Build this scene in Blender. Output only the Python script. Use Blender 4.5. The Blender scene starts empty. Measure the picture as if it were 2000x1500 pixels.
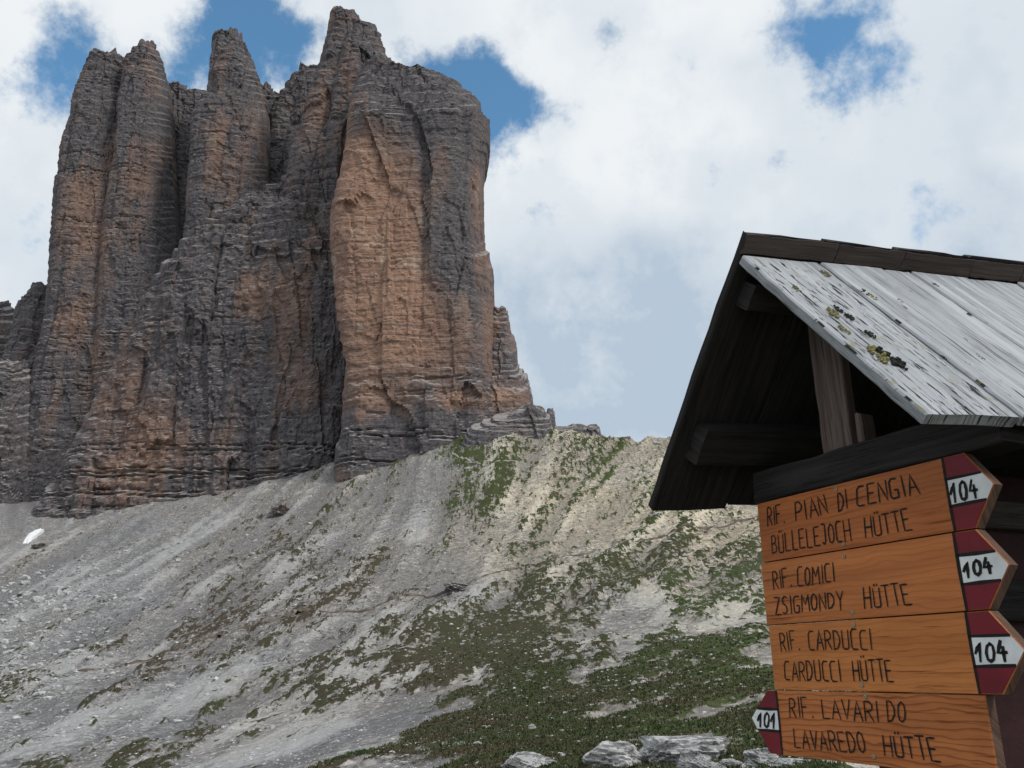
import bpy, math, random
import numpy as np
from mathutils import Vector

# ------------------------------------------------------------------ camera, sky, sun, exposure
scene = bpy.context.scene
F_PX, PITCH = 1614.0, math.radians(19.3)
CP, SP = math.cos(PITCH), math.sin(PITCH)
EYE = np.array([0.0, 0.0, 1.6])
cam_data = bpy.data.cameras.new('camera')
cam_data.sensor_width = 36.0
cam_data.lens = 36.0 * F_PX / 2000.0
cam_data.clip_start = 0.05
cam_data.clip_end = 6000
cam = bpy.data.objects.new('camera', cam_data)
scene.collection.objects.link(cam)
cam.location = EYE
cam.rotation_euler = (math.pi / 2 + PITCH, 0, 0)
scene.camera = cam

def ray(x, y):
    """direction through a place of the photograph (2000 x 1500), forward part along +Y"""
    return np.array([x - 1000.0, F_PX * CP + (y - 750.0) * SP, F_PX * SP - (y - 750.0) * CP]) / F_PX
def at(x, y, Y):
    r = ray(x, y)
    return EYE + r * (Y / r[1])

scene.view_settings.view_transform = 'Standard'
scene.view_settings.look = 'None'
scene.view_settings.gamma = 1.0
scene.view_settings.exposure = 0.0
scene.view_settings.use_curve_mapping = False
scene.cycles.max_bounces = 4
scene.cycles.diffuse_bounces = 2

SUN_EL, SUN_AZ = math.radians(46), math.radians(126)      # azimuth clockwise from +Y: right of and behind the camera
sun_data = bpy.data.lights.new('sun', 'SUN')
sun_data.energy = 2.0
sun_data.angle = math.radians(12)
sun_data.color = (1.0, 0.95, 0.88)
sun = bpy.data.objects.new('sun', sun_data)
scene.collection.objects.link(sun)
sd = Vector((math.sin(SUN_AZ) * math.cos(SUN_EL), math.cos(SUN_AZ) * math.cos(SUN_EL), math.sin(SUN_EL)))
sun.rotation_euler = sd.to_track_quat('Z', 'Y').to_euler()
sun.location = (60, -60, 120)

class NT:
    """small helper to wire node trees"""
    def __init__(self, tree):
        self.t = tree; self.n = tree.nodes; self.l = tree.links
    def node(self, kind, **kw):
        n = self.n.new(kind)
        for k, v in kw.items():
            if k.startswith('i_'):
                key = k[2:]
                key = int(key) if key.isdigit() else key.replace('_', ' ')
                self.set(n.inputs[key], v)
            else:
                setattr(n, k, v)
        return n
    def set(self, sock, v):
        if hasattr(v, 'is_output') or isinstance(v, bpy.types.NodeSocket):
            self.l.new(v, sock)
        else:
            sock.default_value = v
    def math(self, op, a, b=0.5, c=None, clamp=False):
        n = self.n.new('ShaderNodeMath'); n.operation = op; n.use_clamp = clamp
        self.set(n.inputs[0], a); self.set(n.inputs[1], b)
        if c is not None: self.set(n.inputs[2], c)
        return n.outputs[0]
    def vmath(self, op, a, b=None):
        n = self.n.new('ShaderNodeVectorMath'); n.operation = op
        self.set(n.inputs[0], a)
        if b is not None: self.set(n.inputs[1], b)
        return n
    def noise(self, vec, scale, detail=4.0, rough=0.55, dist=0.0):
        n = self.n.new('ShaderNodeTexNoise')
        if vec is not None: self.l.new(vec, n.inputs['Vector'])
        n.inputs['Scale'].default_value = scale; n.inputs['Detail'].default_value = detail
        n.inputs['Roughness'].default_value = rough; n.inputs['Distortion'].default_value = dist
        return n.outputs['Fac']
    def ramp(self, x, lo, hi, a=0.0, b=1.0, smooth=True):
        n = self.n.new('ShaderNodeMapRange')
        n.interpolation_type = 'SMOOTHSTEP' if smooth else 'LINEAR'
        self.set(n.inputs[0], x); self.set(n.inputs[1], lo); self.set(n.inputs[2], hi)
        self.set(n.inputs[3], a); self.set(n.inputs[4], b)
        return n.outputs[0]
    def mix(self, fac, a, b, mode='MIX'):
        n = self.n.new('ShaderNodeMix'); n.data_type = 'RGBA'; n.blend_type = mode
        self.set(n.inputs[0], fac)
        self.set(n.inputs[6], a if not isinstance(a, tuple) else (*a, 1.0)[:4])
        self.set(n.inputs[7], b if not isinstance(b, tuple) else (*b, 1.0)[:4])
        return n.outputs[2]
    def mapping(self, vec, scale=(1, 1, 1), rot=(0, 0, 0), loc=(0, 0, 0)):
        n = self.n.new('ShaderNodeMapping')
        self.l.new(vec, n.inputs['Vector'])
        n.inputs['Scale'].default_value = scale; n.inputs['Rotation'].default_value = rot; n.inputs['Location'].default_value = loc
        return n.outputs[0]
    def attr(self, name):
        n = self.n.new('ShaderNodeAttribute'); n.attribute_name = name
        return n.outputs['Fac']

world = bpy.data.worlds.new('World'); scene.world = world; world.use_nodes = True
wt = NT(world.node_tree)
world.node_tree.nodes.clear()
w_out = wt.node('ShaderNodeOutputWorld'); w_bg = wt.node('ShaderNodeBackground')
world.node_tree.links.new(w_bg.outputs[0], w_out.inputs[0])
w_bg.inputs['Strength'].default_value = 0.1
sky = wt.node('ShaderNodeTexSky', sky_type='NISHITA', sun_disc=False, sun_elevation=SUN_EL, sun_rotation=SUN_AZ,
              altitude=2300.0, air_density=1.0, dust_density=0.6, ozone_density=1.6)
d_vec = wt.node('ShaderNodeTexCoord').outputs['Generated']
blue = wt.mix(1.0, sky.outputs[0], (1.65, 2.3, 2.2), 'MULTIPLY')
n_big = wt.noise(d_vec, 3.1, 4.0, 0.55)
n_mid = wt.noise(wt.mapping(d_vec, loc=(3.1, 1.7, 0.4)), 8.0, 8.0, 0.63)
cover = wt.math('ADD', wt.math('MULTIPLY', n_big, 0.8), wt.math('MULTIPLY', n_mid, 1.5))
cover = wt.math('ADD', cover, -0.62)
# openings in the cloud deck: (place, radius as px of the photograph, depth)
HOLES = [(45, 95, 110, .19), (150, 110, 100, .15), (395, 45, 110, .19), (440, 100, 90, .13), (560, 120, 110, .22), (520, 60, 80, .13),
         (850, 140, 95, .26), (920, 185, 85, .24), (975, 245, 70, .28), (1630, 75, 100, .17),
         (1575, 50, 60, .14), (1390, 45, 100, .16), (1150, 200, 100, .16), (340, 140, 60, .06)]
def dome(places, acc, op, k):
    for hx, hy, rad, dep in places:
        h = ray(hx, hy); h = h / np.linalg.norm(h)
        ang = math.atan(rad * k / (F_PX * np.linalg.norm(ray(hx, hy))))
        dp = wt.vmath('DOT_PRODUCT', d_vec, tuple(h)).outputs['Value']
        acc = wt.math(op, acc, wt.ramp(dp, math.cos(ang), 1.0, 0.0, dep))
    return acc
cover = dome(HOLES, cover, 'SUBTRACT', 1.8)
mask = wt.ramp(cover, 0.08, 0.38)
grey = wt.ramp(n_big, 0.60, 0.40, 0.0, 0.55)
grey = dome([(1120, 745, 320, 1.0), (1250, 660, 200, .35), (1060, 620, 130, .25), (1960, 500, 160, .45), (60, 520, 140, .3), (800, 60, 150, .25)], grey, 'ADD', 1.3)
grey = wt.math('ADD', wt.math('MULTIPLY', grey, wt.ramp(n_mid, 0.30, 0.66, 0.15, 1.0)), wt.ramp(n_mid, 0.56, 0.38, 0.0, 0.25), clamp=True)
cloud = wt.mix(grey, (8.6, 8.95, 9.2), (4.7, 5.7, 6.8))
wt.set(w_bg.inputs['Color'], wt.mix(mask, blue, cloud))

# ------------------------------------------------------------------ numeric noise
rng = np.random.default_rng(11)
random.seed(5)
def _hash(ix, iy, iz, seed):
    h = (ix.astype(np.int64) * 374761393 + iy.astype(np.int64) * 668265263 + iz.astype(np.int64) * 2147483647 + seed * 974711) & 0xffffffff
    h = ((h ^ (h >> 13)) * 1274126177) & 0xffffffff
    h = h ^ (h >> 16)
    return (h & 0xffff).astype(np.float32) / 65535.0
def vnoise(x, y, z=None, seed=0):
    """value noise in -1..1"""
    x = np.asarray(x, np.float64); y = np.asarray(y, np.float64)
    z = np.zeros_like(x) if z is None else np.asarray(z, np.float64)
    fx, fy, fz = np.floor(x), np.floor(y), np.floor(z)
    tx, ty, tz = x - fx, y - fy, z - fz
    tx = tx * tx * (3 - 2 * tx); ty = ty * ty * (3 - 2 * ty); tz = tz * tz * (3 - 2 * tz)
    ix, iy, iz = fx.astype(np.int64), fy.astype(np.int64), fz.astype(np.int64)
    r = 0
    for dz in (0, 1):
        wz = tz if dz else 1 - tz
        if dz and not np.any(tz): continue
        for dy in (0, 1):
            wy = ty if dy else 1 - ty
            for dx in (0, 1):
                wx = tx if dx else 1 - tx
                r = r + wx * wy * wz * _hash(ix + dx, iy + dy, iz + dz, seed)
    return r * 2 - 1
def fbm(x, y, z=None, seed=0, oct=4, gain=0.5, lac=2.07):
    r = 0; a = 1.0; tot = 0
    for k in range(oct):
        f = lac ** k
        r = r + a * vnoise(np.asarray(x) * f, np.asarray(y) * f, None if z is None else np.asarray(z) * f, seed + 17 * k)
        tot += a; a *= gain
    return r / tot
def sstep(x, lo, hi):
    t = np.clip((x - lo) / (hi - lo), 0, 1)
    return t * t * (3 - 2 * t)

# ------------------------------------------------------------------ object helpers
COL = scene.collection
def tag(o, label=None, cat=None, group=None, kind=None):
    if label: o['label'] = label
    if cat: o['category'] = cat
    if group: o['group'] = group
    if kind: o['kind'] = kind
    return o
def empty(name, loc=(0, 0, 0), parent=None):
    o = bpy.data.objects.new(name, None); COL.objects.link(o); o.location = loc
    o.empty_display_size = 0.2
    if parent: o.parent = parent
    return o
def link(name, me, mat, parent=None):
    o = bpy.data.objects.new(name, me); COL.objects.link(o)
    if mat is not None and len(me.materials) == 0: me.materials.append(mat)
    if parent is not None:
        o.parent = parent
        o.matrix_parent_inverse = parent.matrix_world.inverted() if parent.type != 'EMPTY' else parent.matrix_basis.inverted()
    return o
def mesh_np(name, V, Fq, attrs=None, smooth=False):
    """mesh from numpy arrays; Fq is (n,3) or (n,4)"""
    V = np.asarray(V, np.float32); Fq = np.asarray(Fq, np.int32)
    me = bpy.data.meshes.new(name)
    k = Fq.shape[1]; nf = len(Fq)
    me.vertices.add(len(V)); me.vertices.foreach_set('co', V.ravel())
    me.loops.add(nf * k); me.loops.foreach_set('vertex_index', Fq.ravel())
    me.polygons.add(nf)
    me.polygons.foreach_set('loop_start', np.arange(nf, dtype=np.int32) * k)
    me.polygons.foreach_set('loop_total', np.full(nf, k, np.int32))
    me.polygons.foreach_set('use_smooth', np.full(nf, smooth, bool))
    for an, av in (attrs or {}).items():
        a = me.attributes.new(an, 'FLOAT', 'POINT')
        a.data.foreach_set('value', np.asarray(av, np.float32).ravel())
    me.update(calc_edges=True)
    me.validate()
    return me
def grid_faces(nr, nc, wrap=False):
    i = np.arange(nr - 1)[:, None]; j = np.arange(nc if wrap else nc - 1)[None, :]
    j2 = (j + 1) % nc
    a = i * nc + j; b = i * nc + j2; c = (i + 1) * nc + j2; d = (i + 1) * nc + j
    return np.stack([a, b, c, d], -1).reshape(-1, 4)
def mat_new(name, rough=0.9, spec=0.2):
    m = bpy.data.materials.new(name); m.use_nodes = True
    t = NT(m.node_tree); b = m.node_tree.nodes['Principled BSDF']
    b.inputs['Roughness'].default_value = rough
    b.inputs['Specular IOR Level'].default_value = spec
    return m, t, b
def bump(t, b, h, strength=0.5, dist=0.1):
    n = t.node('ShaderNodeBump'); n.inputs['Strength'].default_value = strength; n.inputs['Distance'].default_value = dist
    t.set(n.inputs['Height'], h); t.l.new(n.outputs[0], b.inputs['Normal'])

# ------------------------------------------------------------------ materials: rock, ground
def rock_material():
    m, t, b = mat_new('dolomite_rock', 0.95, 0.1)
    co = t.node('ShaderNodeTexCoord').outputs['Object']
    geo = t.node('ShaderNodeNewGeometry')
    tan = t.attr('tan')
    streak = t.noise(t.mapping(co, scale=(0.11, 0.11, 0.010)), 1.0, 4.0, 0.62)
    streak2 = t.noise(t.mapping(co, scale=(0.42, 0.42, 0.035)), 1.0, 3.0, 0.6)
    beds = t.noise(t.mapping(co, scale=(0.012, 0.012, 0.55), rot=(0.02, 0.05, 0)), 1.0, 4.0, 0.7)
    grain = t.noise(co, 0.55, 4.0, 0.72)
    blot = t.noise(t.mapping(co, scale=(0.035, 0.035, 0.022), loc=(5, 2, 9)), 1.0, 4.0, 0.6)
    # how far the wall is the fresh tan/ochre rock and how far the old grey one
    f = t.math('ADD', t.math('MULTIPLY', tan, 1.25), t.math('MULTIPLY', t.math('SUBTRACT', streak, 0.5), 1.7))
    f = t.math('ADD', f, t.math('MULTIPLY', t.math('SUBTRACT', blot, 0.5), 1.5))
    f = t.math('ADD', f, t.math('MULTIPLY', t.math('SUBTRACT', streak2, 0.5), 0.5))
    fr = t.ramp(f, 0.22, 0.95)
    greyc = t.mix(t.ramp(grain, 0.3, 0.7), (0.084, 0.078, 0.085), (0.176, 0.162, 0.168))
    greyc = t.mix(t.ramp(streak2, 0.56, 0.75), greyc, (0.055, 0.055, 0.062))
    tanc = t.mix(t.ramp(blot, 0.35, 0.65), (0.245, 0.166, 0.143), (0.290, 0.196, 0.156))
    tanc = t.mix(t.ramp(t.noise(t.mapping(co, scale=(.06, .06, .05), loc=(1, 8, 3)), 1.0, 4.0, .65), .55, .72), tanc, (0.40, 0.33, 0.28))
    tanc = t.mix(t.ramp(grain, 0.35, 0.7, 0.45, 0.0), tanc, (0.12, 0.08, 0.06))
    tanc = t.mix(t.ramp(tan, 0.6, 1.0, 0.0, 0.75), tanc, (1.68, 1.52, 1.34), 'MULTIPLY')
    c = t.mix(fr, greyc, tanc)
    c = t.mix(t.ramp(beds, 0.52, 0.62, 0.0, 0.5), c, (0.074, 0.068, 0.073))
    c = t.mix(t.ramp(beds, 0.40, 0.28, 0.0, 0.25), c, (0.33, 0.29, 0.26))
    # loose rubble and dust lying on the ledges
    nz = t.node('ShaderNodeSeparateXYZ'); t.l.new(geo.outputs['Normal'], nz.inputs[0])
    led = t.math('MULTIPLY', t.ramp(nz.outputs['Z'], 0.42, 0.85), t.ramp(grain, 0.3, 0.6, 0.5, 1.0))
    c = t.mix(led, c, (0.36, 0.335, 0.32))
    t.set(b.inputs['Base Color'], c)
    h = t.math('ADD', t.math('MULTIPLY', beds, 1.2), grain)
    bump(t, b, h, 0.9, 1.2)
    return m
ROCK = rock_material()

LIE_DEG = -3.0
def ground_material():
    m, t, b = mat_new('scree_and_turf', 0.97, 0.05)
    co = t.node('ShaderNodeTexCoord').outputs['Object']
    gr, tn, gn, br = t.attr('turf'), t.attr('sandy_sunlit'), t.attr('green'), t.attr('brown')
    run = t.noise(t.mapping(t.mapping(co, rot=(0, 0, math.radians(LIE_DEG))), scale=(1.0, 0.11, 0.2)), 1.0, 3.0, 0.62)
    fine = t.noise(co, 3.2, 3.0, 0.75)
    mid = t.noise(co, 0.35, 4.0, 0.7)
    big = t.noise(co, 0.03, 2.0, 0.6)
    st = t.mix(t.ramp(mid, 0.3, 0.7), (0.245, 0.248, 0.262), (0.385, 0.385, 0.392))
    st = t.mix(t.ramp(big, 0.42, 0.62, 0.0, 0.6), st, (0.34, 0.325, 0.305))
    st = t.mix(t.math('MULTIPLY', br, t.ramp(mid, 0.3, 0.7, 0.25, 0.7)), st, (0.235, 0.19, 0.165))
    st = t.mix(t.ramp(fine, 0.40, 0.22, 0.0, 0.65), st, (0.09, 0.088, 0.088))
    st = t.mix(t.ramp(fine, 0.62, 0.78, 0.0, 0.6), st, (0.52, 0.51, 0.50))
    for sc, amt in ((0.9, .75), (2.6, .6)):                       # single stones differ in tone
        vo = t.node('ShaderNodeTexVoronoi', feature='F1'); t.l.new(t.mapping(co, scale=(1, 1, 1.4)), vo.inputs['Vector']); vo.inputs['Scale'].default_value = sc
        sx = t.node('ShaderNodeSeparateColor'); t.l.new(vo.outputs['Color'], sx.inputs[0])
        st = t.mix(t.ramp(sx.outputs[0], 0.0, 0.35, amt, 0.0), st, (0.13, 0.13, 0.135))
        st = t.mix(t.ramp(sx.outputs[0], 0.80, 1.0, 0.0, amt * .8), st, (0.50, 0.495, 0.485))
        st = t.mix(t.ramp(vo.outputs['Distance'], 0.45, 0.75, 0.0, 0.5), st, (0.10, 0.10, 0.10))
    bd = t.attr('band')
    st = t.mix(t.ramp(bd, 0.50, 0.22, 0.0, 0.55), st, (0.145, 0.145, 0.15))
    st = t.mix(t.ramp(bd, 0.55, 0.85, 0.0, 0.55), st, (0.46, 0.46, 0.46))
    st = t.mix(t.ramp(run, 0.46, 0.30, 0.0, 0.55), st, (0.12, 0.115, 0.115))
    st = t.mix(tn, st, (1.8, 1.6, 1.25), 'MULTIPLY')  # tan soil hue, with sunlight on the crest painted into the colour
    g1 = t.mix(t.ramp(t.noise(co, 0.22, 3.0, 0.65), 0.35, 0.68), (0.060, 0.052, 0.033), (0.042, 0.056, 0.024))
    g1 = t.mix(t.math('MULTIPLY', gn, t.ramp(mid, 0.3, 0.6, 0.4, 1.0)), g1, (0.068, 0.105, 0.032))
    g1 = t.mix(t.math('MULTIPLY', br, 0.75), g1, (0.075, 0.058, 0.045))
    g1 = t.mix(t.ramp(fine, 0.5, 0.8, 0.0, 0.6), g1, (0.115, 0.11, 0.06))
    g1 = t.mix(t.ramp(fine, 0.45, 0.25, 0.0, 0.7), g1, (0.020, 0.024, 0.012))
    clump = t.noise(co, 0.8, 3.0, 0.72)
    edge = t.math('ADD', gr, t.math('MULTIPLY', t.math('SUBTRACT', clump, 0.5), 1.35))
    edge = t.math('ADD', edge, t.math('MULTIPLY', t.math('SUBTRACT', run, 0.5), 1.5))
    t.set(b.inputs['Base Color'], t.mix(t.ramp(edge, 0.44, 0.62), st, g1))
    bump(t, b, fine, 1.0, 0.25)
    return m
GROUND = ground_material()

def limestone_material():
    m, t, b = mat_new('pale_limestone', 0.92, 0.15)
    co = t.node('ShaderNodeTexCoord').outputs['Object']
    n1 = t.noise(co, 3.0, 8.0, 0.7); n2 = t.noise(co, 0.9, 5.0, 0.6, 0.6)
    lay = t.noise(t.mapping(co, scale=(1.6, 1.6, 7.0), rot=(0.7, 0.6, 0)), 1.0, 6.0, 0.7, 0.6)
    c = t.mix(t.ramp(n1, 0.3, 0.7), (0.33, 0.33, 0.335), (0.58, 0.58, 0.575))
    c = t.mix(t.ramp(n2, 0.52, 0.7, 0.0, 0.7), c, (0.16, 0.155, 0.15))
    c = t.mix(t.ramp(lay, 0.60, 0.68, 0.0, 0.8), c, (0.045, 0.042, 0.04))
    t.set(b.inputs['Base Color'], c)
    bump(t, b, t.math('SUBTRACT', n1, t.math('MULTIPLY', t.ramp(lay, 0.5, 0.66), 1.5)), 1.0, 0.05)
    return m
LIME = limestone_material()
def worn_paint(name, col, under, scale):
    m, t, b = mat_new(name, 0.55, 0.3)
    co = t.node('ShaderNodeTexCoord').outputs['Object']
    n = t.noise(co, scale, 5.0, 0.7); n2 = t.noise(t.mapping(co, loc=(3, 1, 2)), scale * .25, 4.0, 0.6)
    c = t.mix(t.ramp(n2, 0.3, 0.7), tuple(v * .72 for v in col), col)
    c = t.mix(t.ramp(n, 0.68, 0.74), c, under)
    t.set(b.inputs['Base Color'], c); bump(t, b, n, 0.3, 0.003)
    return m
def plain(name, col, rough=0.8, var=0.25, scale=6.0, spec=0.2):
    m, t, b = mat_new(name, rough, spec)
    co = t.node('ShaderNodeTexCoord').outputs['Object']
    n = t.noise(co, scale, 6.0, 0.65)
    dark = tuple(c * (1 - var) for c in col); lite = tuple(min(1, c * (1 + var)) for c in col)
    t.set(b.inputs['Base Color'], t.mix(t.ramp(n, 0.3, 0.7), dark, lite))
    bump(t, b, n, 0.3, 0.02)
    return m

# ------------------------------------------------------------------ terrain: heights through surveyed points
GP = [  # (x, y in the photograph, forward distance in metres)
    (40, 1005, 462), (300, 985, 442), (600, 925, 425), (800, 890, 396), (890, 852, 400), (1040, 832, 395), (1100, 842, 388), (1165, 848, 380), (1230, 862, 372), (1300, 855, 362),
    (1480, 862, 345), (1750, 880, 335), (2050, 890, 330), (-300, 1020, 480),
    (1480, 1000, 225), (1100, 1000, 275), (760, 1000, 342), (450, 1010, 400), (150, 1040, 425), (1900, 1000, 190),
    (1480, 1150, 112), (1100, 1150, 168), (700, 1150, 222), (300, 1150, 290), (0, 1150, 345), (1900, 1150, 85),
    (1480, 1300, 42), (1100, 1300, 62), (700, 1300, 112), (300, 1300, 190), (0, 1300, 235), (1900, 1300, 30),
    (1480, 1400, 24), (1100, 1400, 33), (700, 1400, 64), (300, 1400, 118), (0, 1400, 152), (-300, 1400, 190),
    (1480, 1500, 14), (1000, 1500, 17), (600, 1500, 36), (300, 1500, 72), (0, 1500, 96), (-300, 1500, 130)]
pts = [at(*g) for g in GP]
pts += [np.array(p, float) for p in [(0, 0, 0), (0, 4, 0), (1, 2, 0), (3, 2, .1), (-4, 3, -.3), (6, 8, .5), (-30, -10, -9), (-90, 20, -26), (40, -20, 6), (0, -120, -10), (-200, -100, -60), (200, -100, 15),
        (80, 470, 80), (160, 460, 78), (60, 640, 30), (300, 600, 50), (-100, 560, 135), (-330, 620, 120), (-500, 300, 10), (500, 200, 70), (0, 1200, 0), (-600, 1000, 60), (900, 900, 0), (-900, -200, -120), (900, -400, 0), (0, -900, -90)]]
pts = np.array(pts)
def _tps(r2):
    return np.where(r2 > 1e-9, r2 * np.log(np.maximum(r2, 1e-9)), 0.0)
_S = 200.0
px_, py_ = pts[:, 0] / _S, pts[:, 1] / _S
n_ = len(pts)
K = _tps((px_[:, None] - px_) ** 2 + (py_[:, None] - py_) ** 2) + np.eye(n_) * 2e-5
Pm = np.stack([np.ones(n_), px_, py_], 1)
sol = np.linalg.solve(np.block([[K, Pm], [Pm.T, np.zeros((3, 3))]]), np.concatenate([pts[:, 2], np.zeros(3)]))
def base_h(x, y):
    x = np.asarray(x, float) / _S; y = np.asarray(y, float) / _S
    r = sol[n_] + sol[n_ + 1] * x + sol[n_ + 2] * y
    for i in range(n_):
        r = r + sol[i] * _tps((x - px_[i]) ** 2 + (y - py_[i]) ** 2)
    return r
def to_px(x, y, z):
    up = z - 1.6
    fw = y * CP + up * SP
    fw = np.where(np.abs(fw) < 1e-3, 1e-3, fw)
    return 1000 + F_PX * x / fw, 750 - F_PX * (up * CP - y * SP) / fw
def grad(x, y):
    e = 1.5
    gx = (base_h(x + e, y) - base_h(x - e, y)) / (2 * e); gy = (base_h(x, y + e) - base_h(x, y - e)) / (2 * e)
    g = np.sqrt(gx * gx + gy * gy) + 1e-6
    return gx / g, gy / g
def shepard(px, py, ctrl, sig=85.0):
    num = 0; den = 1e-9
    for cx, cy, v in ctrl:
        w = 1.0 / (((px - cx) ** 2 + ((py - cy) * 1.3) ** 2) / sig ** 2 + 0.15) ** 2
        num = num + w * v; den = den + w
    return num / den
TURF = [(1000, 1300, .86), (1300, 1300, .84), (1420, 1200, .66), (1250, 1180, .56), (1150, 1130, .50), (1050, 1180, .62), (930, 1230, .62), (900, 1330, .68), (880, 1430, .52), (780, 1470, .32), (700, 1400, .18), (620, 1480, .12),
        (600, 1300, .27), (520, 1400, .17), (300, 1420, .19), (100, 1470, .21), (250, 1260, .27), (120, 1330, .34), (430, 1230, .38), (500, 1130, .30), (560, 1050, .36), (480, 1080, .33), (640, 1180, .42), (700, 1250, .36), (760, 1150, .34), (200, 1120, .10), (60, 1200, .14), (40, 1080, .08),
        (700, 990, .16), (840, 940, .10), (860, 1040, .20), (900, 1080, .28), (640, 960, .30), (720, 930, .30), (940, 1000, .46), (950, 930, .5), (925, 880, .72), (1010, 870, .45), (1050, 960, .45), (1000, 1050, .42), (1150, 1000, .36), (1250, 1060, .40),
        (1250, 950, .55), (1230, 900, .5), (1350, 950, .5), (1400, 1030, .34), (1470, 1080, .52), (1120, 880, .42), (1300, 870, .35), (300, 1030, .10), (420, 1000, .15), (1100, 1450, .8), (1400, 1420, .8), (1900, 1300, .8), (1000, 1490, .75)]
BROWN = [(560, 1030, .9), (480, 1080, .8), (420, 1130, .8), (650, 960, .5), (430, 1230, .9), (250, 1310, .7), (640, 1190, .9), (760, 1150, .8), (880, 1080, .4), (740, 1240, .6), (820, 1400, .7), (700, 1480, .6), (850, 1470, .6), (1000, 1250, .35), (1100, 1350, .25), (1300, 1300, .15),
         (1200, 950, .0), (1000, 950, .1), (200, 1150, .1), (100, 1450, .1), (400, 1400, .15), (850, 960, .15), (1400, 1450, .1), (1150, 1150, .2), (1400, 1200, .2), (330, 1020, .15), (550, 1330, .2)]
SANDY_SUNLIT = [(1200, 1000, 1), (1400, 1030, 1), (1050, 1000, .9), (1250, 920, .8), (1000, 900, .55), (1100, 900, .7), (1300, 870, .8), (1470, 1020, 1), (1000, 1060, .6), (1250, 1110, .5), (1450, 1150, .5), (900, 1000, .3), (800, 1000, .12), (600, 1100, .05), (900, 1200, .15), (1200, 1200, .3), (300, 1200, 0), (200, 1450, 0), (1100, 1350, .2), (700, 1400, .05), (1400, 1400, .3), (900, 880, .2)]  # tan debris; values around the crest also carry its painted patch of sun
GREEN = [(940, 880, .7), (1250, 940, .9), (1220, 980, .7), (1100, 1000, .4), (1420, 1330, 1), (1470, 1300, .9), (1350, 1420, 1), (1300, 1330, .6), (1000, 1420, .3), (1380, 1180, .6), (1250, 1260, .5), (1100, 1300, .2), (960, 1300, .3), (700, 1300, .1), (300, 1300, .1), (1150, 1450, .4), (1050, 920, .5), (1400, 1050, .3), (600, 950, .3), (1150, 1200, .15)]
# lie of the runnels on the slope, as seen in the photograph (steepest descent is to the lower left)
LIE = [(100, 1300, -1, .66), (100, 1450, -1, .6), (400, 1150, -1, .8), (300, 1050, -1, .6), (650, 1000, -1, .95), (600, 1400, -1, .8), (850, 1000, -.25, 1), (890, 900, -.1, 1), (1000, 1050, -.55, 1), (1200, 1200, -1, 1.15), (1400, 1100, -1, 1.0), (1000, 1350, -1, .8), (1300, 950, -.8, 1), (1400, 1350, -1, .6), (850, 1200, -.9, 1)]
def lie(x, y, px, py):
    e = 1.0
    ax, ay = to_px(x + e, y, base_h(x + e, y)); bx, by = to_px(x, y + e, base_h(x, y + e)); cx, cy = to_px(x, y, base_h(x, y))
    j11, j21, j12, j22 = ax - cx, ay - cy, bx - cx, by - cy
    tx = shepard(px, py, [(l[0], l[1], l[2] / math.hypot(l[2], l[3])) for l in LIE]); ty = shepard(px, py, [(l[0], l[1], l[3] / math.hypot(l[2], l[3])) for l in LIE])
    det = j11 * j22 - j12 * j21
    det = np.where(np.abs(det) < 1e-9, 1e-9, det)
    gx, gy = (j22 * tx - j12 * ty) / det, (-j21 * tx + j11 * ty) / det
    g = np.sqrt(gx * gx + gy * gy) + 1e-9
    ok = (y > 8)
    return np.where(ok, gx / g, 0.0), np.where(ok, gy / g, 1.0)
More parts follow.
